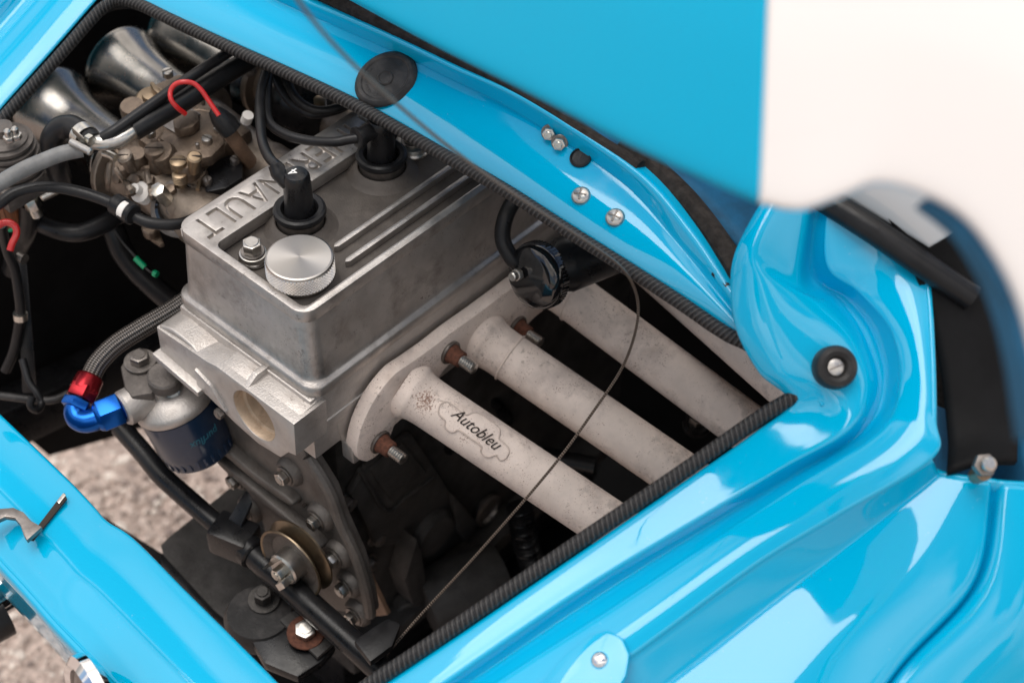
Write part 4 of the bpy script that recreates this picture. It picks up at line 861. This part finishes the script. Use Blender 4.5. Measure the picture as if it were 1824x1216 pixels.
# lid of the float bowl, as outlined
tl = [(283, 245), (306, 212), (339, 194), (377, 197), (397, 229), (400, 255), (377, 278), (339, 286), (314, 268)]
mk('bowl_lid', prism([P(x, y, .782) for x, y in tl], (0, 0, -.010), .0028), 'bronze_cast', cb)
mk('lid_bead', tube([P(x, y + 5, .776) for x, y in tl + tl[:1]], .0018, 8, 60), 'bronze_cast', cb)
bx = [(310, 228), (318, 216), (342, 209), (356, 214), (358, 230), (345, 242), (322, 248), (312, 242)]
mk('lid_boss', prism([P(x, y, .782) for x, y in bx], (0, 0, .0085), .003), 'bronze_cast', cb)
pt = [(290, 226), (336, 192), (358, 205), (312, 238)]
mk('data_plate', prism([P(x, y, .7825) for x, y in pt], (0, 0, .0012), .0004), 'steel_dark', cb)
jc = P(246, 188, .790)
mk('jet_cover_plate', prism([P(x, y, .778) for x, y in [(214, 200), (222, 182), (270, 152), (318, 130), (332, 136), (330, 158), (290, 190), (240, 212), (220, 212)]], (0, 0, -.012), .003), 'bronze_cast', cb)
mk('jet_cover', lathe([(.0095, 0), (.0095, .006), (.0086, .0075), (.0005, .0076)], P(238, 200, .778), (-.1, -.1, 1), 36), 'bronze_cast', cb)
mk('jet_cover', lathe([(.0125, 0), (.0125, .005), (.0105, .007), (.0070, .0072), (.006, .010), (.0005, .0105)], P(272, 184, .778), (-.1, -.1, 1), 36), 'brass', cb)
mk('wing_nut', prism([P(x, y, .789) for x, y in [(268, 158), (274, 156), (284, 166), (290, 172), (284, 178), (276, 172)]], (0, 0, .006), .0012), 'brass', cb)
def slot_screw(px, py, z, parent, r=.0042, mt='steel', ax=(0, 0, 1)):
    o = P(px, py, z); ax = V(ax).normalized(); b = mk('slot_screw', lathe([(r, -.002), (r, .0026), (r * .85, .0034), (.0004, .0036)], o, ax, 22), mt, parent)
    e1, e2, _ = basis(ax); q = random.uniform(0, 3); d = e1 * math.cos(q) + e2 * math.sin(q); mk('slot', box(o + ax * .0034, (r * 1.8, .0008, .0009), 0, ex=d, ey=ax.cross(d)), 'ink', b)
for x, y, z in ((299, 132, .787), (369, 251, .783), (268, 238, .78), (362, 183, .783), (320, 236, .783), (384, 234, .783), (352, 262, .783)): slot_screw(x, y, z, cb, .0040 if x in (299, 369, 268) else .0015)
# small fittings seated on whatever casting lies at that spot
def seat(px, py):
    bpy.context.view_layer.update(); dg = bpy.context.evaluated_depsgraph_get()
    ok, loc, nrm, *_ = scn.ray_cast(dg, CAM, ray(px, py).normalized())
    if nrm.dot(CAM - loc) < 0: nrm = -nrm
    return loc, nrm
def fit(name, px, py, prof, mt, lean=.5, seg=22):
    loc, n = seat(px, py); ax = (n * lean + V((0, 0, 1)) * (1 - lean)).normalized(); return mk(name, lathe(prof, loc - ax * .003, ax, seg), mt, cb), loc, ax
mk('seam_flange', tube([seat(x, y)[0] for x, y in ((206, 268), (226, 284), (246, 296), (268, 300), (290, 296), (312, 290))], .0026, 8, 40), 'bronze_cast', cb)
for x, y, r, h in ((300, 286, .010, .016), (332, 302, .011, .014), (246, 288, .008, .012), (352, 322, .009, .012), (222, 300, .007, .008)):
    fit('cast_boss', x, y, [(r, 0), (r, h * .7), (r * .85, h), (r * .5, h * 1.02), (.0004, h)], 'bronze_cast', .35)
for x, y, r, h, mt in ((281, 302, .0058, .018, 'bronze_cast'), (323, 328, .0048, .020, 'brass'), (232, 296, .0046, .012, 'carb_alu'), (345, 300, .0042, .012, 'brass')):
    o_, loc, ax = fit('pillar', x, y, [(r, 0), (r, h), (r * 1.3, h + .0005), (r * 1.3, h + .005), (r, h + .006), (.0004, h + .0062)], mt, .25)
    mk('pillar_slot', box(loc + ax * (h + .0030), (r * 2.2, .0009, .001), 0, ex=CR, ey=ax.cross(CR)), 'ink', cb)
loc, n = seat(323, 330)
for k in range(5): mk('thread_ring', lathe([(.0046, 0), (.0056, .0006), (.0046, .0012)], loc + V((0, 0, .004 + k * .0016)), (0, 0, 1), 18), 'brass', cb)
fit('white_cap', 256, 345, [(.0078, 0), (.0078, .008), (.0056, .0095), (.0042, .010), (.0040, .016), (.0005, .0168)], 'white_plastic', .6, 24)
loc, n = seat(296, 356); mk('pipe_union', hexa(.0060, .018, loc - n * .002, n + V((0, 0, .6)), .0008), 'zinc', cb)
for x, y in ((246, 322), (268, 322), (212, 318), (306, 340), (234, 340)):
    loc, n = seat(x, y); mk('hex_plug', hexa(.0042, .006, loc - n * .002, n, .0006, random.random()), 'bronze_cast', cb)
for a, b in (((206, 300), (236, 342)), ((262, 306), (272, 352)), ((196, 290), (192, 336))):
    pts = [seat(a[0] + (b[0] - a[0]) * k / 5, a[1] + (b[1] - a[1]) * k / 5)[0] for k in range(6)]; mk('cast_web', tube(pts, .0024, 8, 20), 'carb_alu', cb)
# dark throttle housing plate facing the valve cover
loc, n = seat(398, 300); pz = loc.z + .004
hp = [(362, 304), (378, 286), (412, 274), (432, 290), (432, 316), (402, 335), (366, 342)]
mk('end_plate', prism([P(x, y, pz) for x, y in hp], (0, 0, -.016), .0016), 'black_satin', cb)
for x, y in ((418, 288), (370, 324)): slot_screw(x, y, pz + .0015, cb, .0034, 'steel_dark')
mk('plate_edge', tube([P(x, y, pz + .001) for x, y in ((352, 338), (360, 308), (374, 288))], .0016, 8, 12), 'brass', cb)
mk('side_web', prism([P(x, y, pz) for x, y in ((338, 308), (358, 304), (352, 336), (340, 330))], (0, 0, -.008), .001), 'carb_alu', cb)
# throttle lever below
mk('throttle_lever', prism([P(x, y, .715) for x, y in [(258, 398), (268, 396), (284, 416), (294, 440), (286, 442), (268, 430)]], (0, 0, .004), .001), 'bronze_cast', cb)
mk('lever_pivot', rcyl(.0062, .010, P(270, 416, .719), (-.2, -.2, 1), 20, .001), 'bronze_cast', cb)
loc, n = seat(236, 358); bolt('flange_nut', cb, loc, n + V((0, 0, .6)), .0050, .006, 'bronze_cast', .0075)
# rubber mount with ring clip
rm = thing('inlet_mount', 'black rubber inlet mount with metal rim next to the valve cover edge', 'rubber mount', P(325, 372, .715))
mk('metal_rim', lathe([(.0205, 0), (.0215, .001), (.0215, .004), (.0200, .005), (.0170, .005)], P(322, 372, .748), (-.55, -.35, .75), 40, (False, False)), 'alu_dark', rm)
mk('rubber_ring', lathe([(.0190, 0), (.0185, .006), (.0150, .0075), (.0130, .004), (.0105, .0045), (.0085, .009), (.0005, .0095)], P(322, 372, .747), (-.55, -.35, .75), 40), 'black_gloss', rm)
mk('mount_arm', tube([P(345, 378, .748), P(368, 366, .752), P(385, 352, .756)], .0068, 14, 16), 'rubber', rm)
carb(.2050, 'second dark carburettor deep under the braided trim')
# dark kit under the trim behind the leads
ds = thing('distributor', 'dark distributor body half hidden behind the ignition leads', 'distributor', P(545, 160, .74))
q = P(545, 160, .76); mk('distributor_cap', lathe([(.030, -.03), (.030, -.004), (.026, .004), (.016, .010), (.0005, .011)], q, (0, .2, 1), 36), 'black_satin', ds)
for k in range(4):
    t = k * 1.57 + .4; mk('tower', lathe([(.0075, .0), (.0065, .012), (.005, .016)], q + V((.016 * math.cos(t), .016 * math.sin(t), .004)), (0, .2, 1), 16), 'black_satin', ds)
mk('clip_bolt', join(hexa(.005, .005, P(445, 132, .79), (0, 0, 1), .0006), rcyl(.0034, .008, P(445, 132, .79), (0, 0, 1), 14)), 'steel_dark', ds)
for k in range(6): mk('spring_coil', lathe([(.0034, 0), (.0048, .0008), (.0034, .0016)], P(570, 178, .80) + V((0, 0, -.002 * k)), (0, 0, 1), 16), 'brass', ds)
# ---------------- hoses, pipe and clamp over the carburettor
def hose(label, pts, r, mt='rubber', n=60, cat='hose', name='rubber_hose', seg=14):
    return tag(mk(name, tube(pts, r, seg, n), mt), label, cat)
hose('thick black fuel hose crossing above the carburettor', [P(520, 60, .806), P(456, 99, .806), P(400, 133, .806), P(330, 178, .806), P(270, 214, .806), P(238, 233, .804)], .0076)
hose('thin black hose lying along the thick fuel hose', [P(440, 72, .822), P(413, 90, .82), P(372, 116, .82), P(331, 143, .82), P(290, 172, .818), P(242, 206, .814), P(205, 232, .81), P(182, 246, .806)], .0040)
pp = thing('fuel_pipe', 'bent bare steel fuel pipe joining the thick hose to the clamp', 'pipe', P(200, 252, .80))
mk('pipe', tube([P(250, 226, .804), P(238, 233, .804), P(222, 244, .803), P(205, 251, .802), P(185, 254, .802), P(160, 252, .801)], .0058, 20, 40), 'steel', pp)
hose('black hose looping in front of the first air trumpet', [P(166, 256, .801), P(150, 240, .801), P(128, 226, .799), P(107, 229, .795), P(94, 245, .788), P(93, 265, .778), P(100, 290, .765), P(108, 320, .74)], .0086)
cl = thing('hose_clamp', 'shiny screw clamp round the loop hose', 'clamp', P(150, 248, .80))
ca = (P(166, 258, .801) - P(140, 234, .801)).normalized(); co_ = P(150, 243, .801)
mk('band', lathe([(.0094, -.004), (.0098, -.004), (.0098, .004), (.0094, .004)], co_, ca, 36, (False, False)), 'zinc', cl)
mk('ear', box(co_ + V((-.008, -.006, .008)), (.010, .006, .008), .001, ex=ca), 'zinc', cl)
mk('clamp_screw', rcyl(.0028, .022, co_ + V((-.014, -.004, .006)), ca + V((.2, -.3, .1)), 14), 'steel', cl)
mk('clamp_nut', hexa(.0042, .005, co_ + V((-.004, -.010, .006)), ca + V((.2, -.3, .1)), .0006), 'zinc', cl)
hose('plain grey fuel hose running off past the pressure regulator', [P(146, 266, .80), P(110, 274, .80), P(76, 287, .80), P(40, 303, .80), P(0, 326, .80), P(-40, 352, .80)], .0056, 'grey_hose')
hose('small bleed pipe stub below the clamp', [P(185, 272, .79), P(196, 276, .79), P(206, 282, .79)], .0030, 'zinc', 12)
# ---------------- red tag and brown tube
hose('red plastic strap looped over the thick fuel hose', [P(330, 203, .815), P(316, 192, .822), P(305, 178, .828), P(304, 162, .832), P(313, 150, .836), P(328, 146, .838), P(345, 149, .836), P(358, 160, .832), P(370, 177, .826), P(383, 196, .82), P(390, 206, .817)], .0018, 'red_plastic', 60, 'strap', 'plastic_strap')
ds2 = thing('dipstick_tube', 'brown dipstick tube with black rubber cap beside the carburettor', 'dipstick', P(425, 270, .76))
mk('tube', tube([P(402, 226, .80), P(418, 250, .785), P(436, 275, .768), P(454, 300, .75), P(470, 325, .735)], .0055, 16, 24), 'brown_tube', ds2)
mk('rubber_cap', lathe([(.0082, -.006), (.0086, .0), (.0070, .008), (.0045, .014), (.0018, .0155)], P(403, 222, .802), (-.25, .5, .75), 28), 'rubber', ds2)
hose('pale wax plug stub behind the dipstick tube', [P(438, 216, .785), P(442, 205, .792)], .0042, 'white_plastic', 8, 'stub', 'plug_stub')
# ---------------- cooling / breather hoses in the dark middle
hose('black hose with connector running to the valve cover corner', [P(-30, 384, .76), P(0, 362, .77), P(33, 341, .775), P(89, 333, .775), P(153, 345, .772), P(213, 368, .768), P(240, 386, .765), P(272, 398, .763), P(318, 399, .76), P(360, 385, .755)], .0042)
cn2 = thing('hose_connector', 'black barrel connector with white band on the thin hose', 'connector', P(213, 368, .768))
hx = (P(232, 380, .768) - P(195, 358, .768)).normalized()
mk('barrel', rcyl(.0078, .010, P(204, 362, .769), hx, 24, .001), 'rubber', cn2); mk('barrel', rcyl(.0078, .010, P(221, 373, .768), hx, 24, .001), 'rubber', cn2)
mk('white_band', rcyl(.0070, .012, P(209, 366, .769), hx, 24, .001), 'white_plastic', cn2)
hose('thick ribbed black hose drooping in the dark of the bay', [P(40, 375, .70), P(61, 391, .70), P(100, 409, .70), P(140, 414, .70), P(178, 402, .70), P(215, 380, .70)], .0072)
hose('fat dark coolant hose sweeping down behind the valve cover corner', [P(196, 395, .69), P(204, 412, .685), P(217, 446, .67), P(242, 480, .655), P(280, 516, .64), P(310, 540, .63)], .0090)
hose('thin black wire ending in a green sleeve', [P(205, 410, .70), P(222, 435, .69), P(242, 458, .685)], .0013, 'rubber', 20, 'wire', 'sensor_wire')
gs = thing('wire_sleeve', 'small bright green sleeve on a wire in the dark bay', 'sleeve', P(250, 468, .68))
mk('sleeve', tube([P(241, 459, .685), P(258, 476, .68)], .0024, 10), 'green_plastic', gs); mk('tip', tube([P(274, 486, .678), P(280, 489, .678)], .0026, 10), 'green_plastic', gs); mk('wire', tube([P(258, 476, .68), P(266, 483, .679), P(275, 487, .678)], .0010, 8), 'rubber', gs)
# ---------------- pressure regulator with filter at the left edge
rg = thing('fuel_regulator', 'finned fuel pressure regulator with amber filter glass at the bay edge', 'regulator', P(20, 320, .70))
o = P(22, 300, .755)
fin = []
for k in range(6): fin += [(.026 - .0012 * k, .005 * k), (.026 - .0012 * k, .005 * k + .0024), (.0215 - .001 * k, .005 * k + .0030), (.0215 - .001 * k, .005 * k + .0048)]
mk('finned_dome', lathe(fin + [(.012, .031), (.008, .034), (.0075, .040), (.0005, .041)], o, (0, .0, 1), 44), 'alu_dark', rg, ang=20)
mk('bridge_block', box(P(22, 318, .748), (.040, .044, .018), .002), 'alu_dark', rg)
mk('bridge_block', box(P(50, 322, .744), (.018, .018, .020), .002), 'alu_head', rg)
mk('filter_glass', lathe([(.012, 0), (.0125, .002), (.0125, .032), (.0115, .034)], P(22, 392, .700), (0, 0, 1), 40), 'amber', rg)
for k in range(18):
    t = 2 * math.pi * k / 18; c = P(22, 392, .700); mk('pleat', box(c + V((.0126 * math.cos(t), .0126 * math.sin(t), .017)), (.0012, .0012, .030), 0, ex=(math.cos(t), math.sin(t), 0), ey=(-math.sin(t), math.cos(t), 0)), 'amber', rg)
mk('glass_ring', lathe([(.0122, 0), (.0132, .001), (.0132, .003), (.0122, .004)], P(22, 394, .699), (0, 0, 1), 36, (False, False)), 'green_plastic', rg)
mk('side_union', join(hexa(.0062, .010, P(52, 352, .735), (.1, -.2, -1), .0008), rcyl(.0048, .018, P(52, 352, .735), (.1, -.2, -1), 16)), 'zinc', rg)
mk('union_screw', rcyl(.0036, .016, P(72, 352, .735), (.8, -.3, .2), 14), 'zinc', rg)
for x, y in ((17, 250), (30, 246)): mk('adjuster', join(hexa(.0042, .004, P(x, y, .792), (0, 0, 1), .0005), rcyl(.0026, .010, P(x, y, .792), (0, 0, 1), 12)), 'steel', rg)
hose('black hose hanging below the fuel regulator', [P(52, 360, .725), P(52, 385, .71), P(45, 415, .69), P(30, 445, .66), P(22, 480, .63)], .0080)
hose('bright red wire loop in front of the hanging hose', [P(-6, 404, .745), P(6, 397, .748), P(18, 397, .748), P(28, 405, .746), P(29, 418, .742), P(22, 433, .738), P(18, 446, .734)], .0026, 'red_plastic', 40, 'wire', 'loop_wire')
hose('thin dark cable dropping to the corner of the bay', [P(2, 400, .74), P(12, 445, .71), P(26, 480, .69), P(33, 520, .67), P(36, 560, .65), P(26, 620, .62), P(10, 660, .60)], .0040)
hose('pale clamp ring on the dropping cable', [P(36, 558, .652), P(37, 568, .647)], .0055, 'zinc', 6, 'clamp', 'cable_clamp')
hose('little zinc terminal on the bay wiring', [P(34, 456, .70), P(44, 462, .70)], .0042, 'steel_dark', 6, 'terminal', 'wire_terminal')
hose('twisted wire pair lying along the bottom of the bay', [P(-10, 703, .60), P(30, 708, .60), P(62, 712, .60), P(95, 712, .60), P(125, 700, .60)], .0032, 'rubber_worn', 30, 'wire', 'wire_pair')
hose('black loop of spare wire hanging on the wire pair', [P(40, 640, .62), P(52, 680, .61), P(66, 700, .605), P(74, 718, .60), P(66, 730, .60), P(54, 722, .605), P(58, 706, .61)], .0030, 'rubber', 40, 'wire', 'wire_loop')
mk_br = thing('support_bracket', 'flat black steel bracket standing behind the oil hose', 'bracket', P(45, 620, .58))
mk('bracket_plate', prism([P(28, 470, .68), P(48, 470, .68), P(66, 700, .585), P(40, 700, .585)], (0.004, .006, 0), .001), 'black_satin', mk_br)

# ---------------- oil filter, housing, braided line
FX = V((.10, -.38, -1)).normalized()
ft = P(310, 712, .640); of = thing('oil_filter', 'dark blue spin-on oil filter can with cyan print', 'oil filter', ft + FX * .08)
mk('can', lathe([(.0280, .004), (.0296, .005), (.0296, .036), (.0285, .040), (.0280, .042), (.0268, .049), (.023, .052), (.0005, .0530)], ft, FX, 64), 'can_blue', of, ang=40)
for k in range(28):
    t = 2 * math.pi * k / 28; e1, e2, _ = basis(FX); rd = e1 * math.cos(t) + e2 * math.sin(t)
    mk('grip_flute', box(ft + FX * .0435 + rd * .0280, (.0010, .0024, .008), .0003, ex=rd, ey=FX.cross(rd)), 'can_blue', of)
e1, e2, _ = basis(FX); vv_ = (CAM - ft); vv_ = (vv_ - FX * vv_.dot(FX)).normalized(); ss_ = FX.cross(vv_).normalized()
def on_can(x, y, h):
    t = .22 + x / .0297; return ft + FX * (.024 - y) + (vv_ * math.cos(t) + ss_ * math.sin(t) * (1 if ss_.dot(CR) > 0 else -1)) * (.0297 + h)
mk('print', text_solid('purflux', .0085, lambda x, y, h: on_can(-x, -y, h), .0002, shear=.2, cut=.002), 'print_cyan', of)
fh = thing('filter_housing', 'rough cast oil filter housing with bolted ear and hose port', 'housing', ft)
mk('dome', lathe([(.0298, .004), (.0308, .002), (.0308, -.002), (.0295, -.004), (.0250, -.009), (.0165, -.014), (.008, -.017), (.0005, -.018)], ft, FX, 56, (False, True)), 'alu_head', fh, ang=50)
ear = [(214, 652), (224, 634), (250, 624), (272, 634), (284, 656), (290, 676), (270, 700), (234, 706), (222, 690)]
mk('ear', prism([P(x, y, .665) for x, y in ear], (0, 0, -.014), .003), 'alu_dark', fh)
bolt('ear_bolt', fh, P(250, 645, .666), (0, 0, 1), .0075, .006, 'steel_dark', .012, .002)
mk('round_plug', rcyl(.0125, .012, P(296, 683, .662), (-.1, -.1, 1), 28, .0015), 'alu_dark', fh)
mk('gallery', tube([P(240, 716, .652), P(262, 702, .655), P(285, 690, .657)], (.0075, .0080, .0095), 20, 14), 'alu_head', fh)
pd = (P(222, 727, .650) - P(252, 712, .650)).normalized()
mk('hose_port', lathe([(.0125, -.010), (.0135, -.008), (.0135, .010), (.0120, .012)], P(243, 716, .650), pd, 32), 'alu_head', fh)
bolt('side_bolt', fh, P(308, 696, .655), (-.3, -.5, .3), .0052, .008, 'steel')
bh = thing('braided_oil_hose', 'braided steel oil hose with red and blue anodised end fittings', 'hose', P(200, 640, .62))
mk('braid', tube([P(400, 500, .690), P(350, 524, .688), P(306, 553, .682), P(255, 583, .676), P(208, 613, .670), P(176, 645, .664), P(160, 674, .658)], .0074, 22, 120), 'steel_braid', bh)
c1 = P(162, 670, .659); c2 = P(147, 700, .654); cdv = (c2 - c1).normalized()
mk('red_socket', join(lathe([(.0092, 0), (.0102, .0015), (.0108, .012)], c1, cdv, 32), hexa(.0118, .010, c1 + cdv * .009, cdv, .0010)), 'anod_red', bh)
mk('blue_nut', hexa(.0112, .007, c1 + cdv * .0200, cdv, .0010, .4), 'anod_blue', bh)
mk('blue_elbow', tube([c1 + cdv * .026, P(139, 718, .651), P(134, 733, .648), P(139, 745, .646), P(152, 750, .646), P(168, 747, .647), P(178, 742, .648)], .0085, 24, 36), 'anod_blue', bh)
n0 = P(170, 745, .6475); n1 = P(232, 720, .650); nd = (n1 - n0).normalized()
mk('blue_swivel', join(lathe([(.0090, 0), (.0108, .002), (.0112, .004)], n0, nd, 32), hexa(.0132, .0165, n0 + nd * .003, nd, .0012, .2), rcyl(.0100, .004, n0 + nd * .0195, nd, 28)), 'anod_blue', bh)
mk('blue_adaptor', join(rcyl(.0082, .004, n0 + nd * .0225, nd, 28), hexa(.0130, .0050, n0 + nd * .0260, nd, .0008, .5)), 'anod_blue', bh)

# ---------------- rear crossmember, mount and shield
cm_ = thing('chassis_tube', 'black steel chassis tube running across behind the pulley', 'tube', P(400, 940, .545))
mk('tube', tube([P(214, 760, .560), P(250, 800, .558), P(290, 848, .555), P(332, 886, .552), P(378, 926, .550), P(410, 952, .548)], .0080, 18, 50), 'black_satin', cm_)
mk('tube', tube([P(432, 968, .546), P(500, 1030, .545), P(580, 1102, .545), P(668, 1182, .545), P(720, 1230, .545)], .0100, 20, 40), 'black_satin', cm_)
mk('joint_block', box(P(418, 958, .546), (.026, .034, .026), .004, ex=(1, .3, 0), ey=(-.3, 1, 0)), 'black_satin', cm_)
mk('joint_collar', rcyl(.0125, .010, P(440, 975, .546), P(500, 1030, .545) - P(440, 975, .546), 28, .0015), 'black_satin', cm_)
mk('end_plate', prism([P(630, 1150, .56), P(690, 1110, .56), P(716, 1120, .56), P(700, 1160, .56), P(660, 1190, .56)], (0, 0, .008), .003), 'rubber', cm_)
mk('tab', prism([P(408, 930, .555), P(438, 880, .57), P(446, 884, .57), P(450, 900, .57), P(430, 945, .555)], (0, 0, .005), .001), 'black_satin', cm_)
em = thing('engine_mount', 'black pressed steel engine mount plate with two hex bolts', 'engine mount', P(520, 1120, .52))
mk('mount_plate', prism([P(x, y, .520) for x, y in [(440, 1060), (470, 1040), (500, 1062), (536, 1092), (560, 1104), (598, 1148), (574, 1176), (530, 1205), (470, 1180), (436, 1120)]], (0, 0, -.010), .003), 'black_satin', em)
mk('raised_pad', prism([P(x, y, .521) for x, y in [(498, 1108), (528, 1088), (600, 1146), (566, 1176)]], (0, 0, .004), .0015), 'block_grey', em)
mk('rubber_block', lathe([(.026, -.016), (.027, -.004), (.024, .002), (.0005, .003)], P(462, 1092, .520), (0, 0, 1), 32), 'rubber_worn', em)
bolt('mount_bolt', em, P(545, 1127, .5255), (-.1, -.1, 1), .0082, .006, 'steel', .0140, .002, 'rust')
bolt('mount_bolt', em, P(470, 1068, .524), (-.1, -.1, 1), .0072, .011, 'iron_dark', .0120, .002)
sh = thing('mud_shield', 'flat dark grey steel shield plate below the pulley', 'shield', P(370, 1000, .45))
mk('plate', prism([P(x, y, .455) for x, y in [(300, 956), (424, 856), (470, 880), (560, 1000), (520, 1120), (425, 1125), (380, 1085), (292, 990), (286, 970)]], (0, 0, -.004), .0012), 'block_grey', sh)
mk('folded_edge', prism([P(x, y, .4555) for x, y in [(288, 982), (294, 990), (382, 1086), (426, 1124), (410, 1136), (370, 1100), (286, 1004)]], (0, 0, -.012), .0012), 'black_satin', sh)
st2 = thing('starter_body', 'dark round casting low between engine block and deck edge', 'casting', P(690, 1120, .45))
mk('casting', lathe([(.030, 0), (.032, .01), (.032, .06), (.028, .07)], P(760, 1080, .40), (.9, -.4, .1), 28), 'block_grey', st2)
# dark accessories glimpsed between the tubes
hose('dark hose seen low between the first and second exhaust tubes', [P(880, 760, .50), P(930, 800, .50), P(985, 815, .50), P(1060, 830, .50)], .008, 'black_satin', 30)
fx_ = thing('low_fastener', 'dark domed fastener low between the third exhaust tube and the deck', 'fastener', P(1240, 760, .60))
q = P(1240, 760, .60); mk('base', rcyl(.011, .008, q, (-.2, -.2, 1), 24, .002), 'black_satin', fx_); mk('nut', hexa(.007, .008, q + V((0, 0, .007)), (-.2, -.2, 1), .0008), 'steel_dark', fx_)
hose('ribbed dark flexible pipe below the first exhaust tube', [P(925, 900, .50), P(935, 960, .47), P(950, 1010, .44)], lambda t: .010 + .0012 * math.sin(t * 150), 'black_satin', 90)
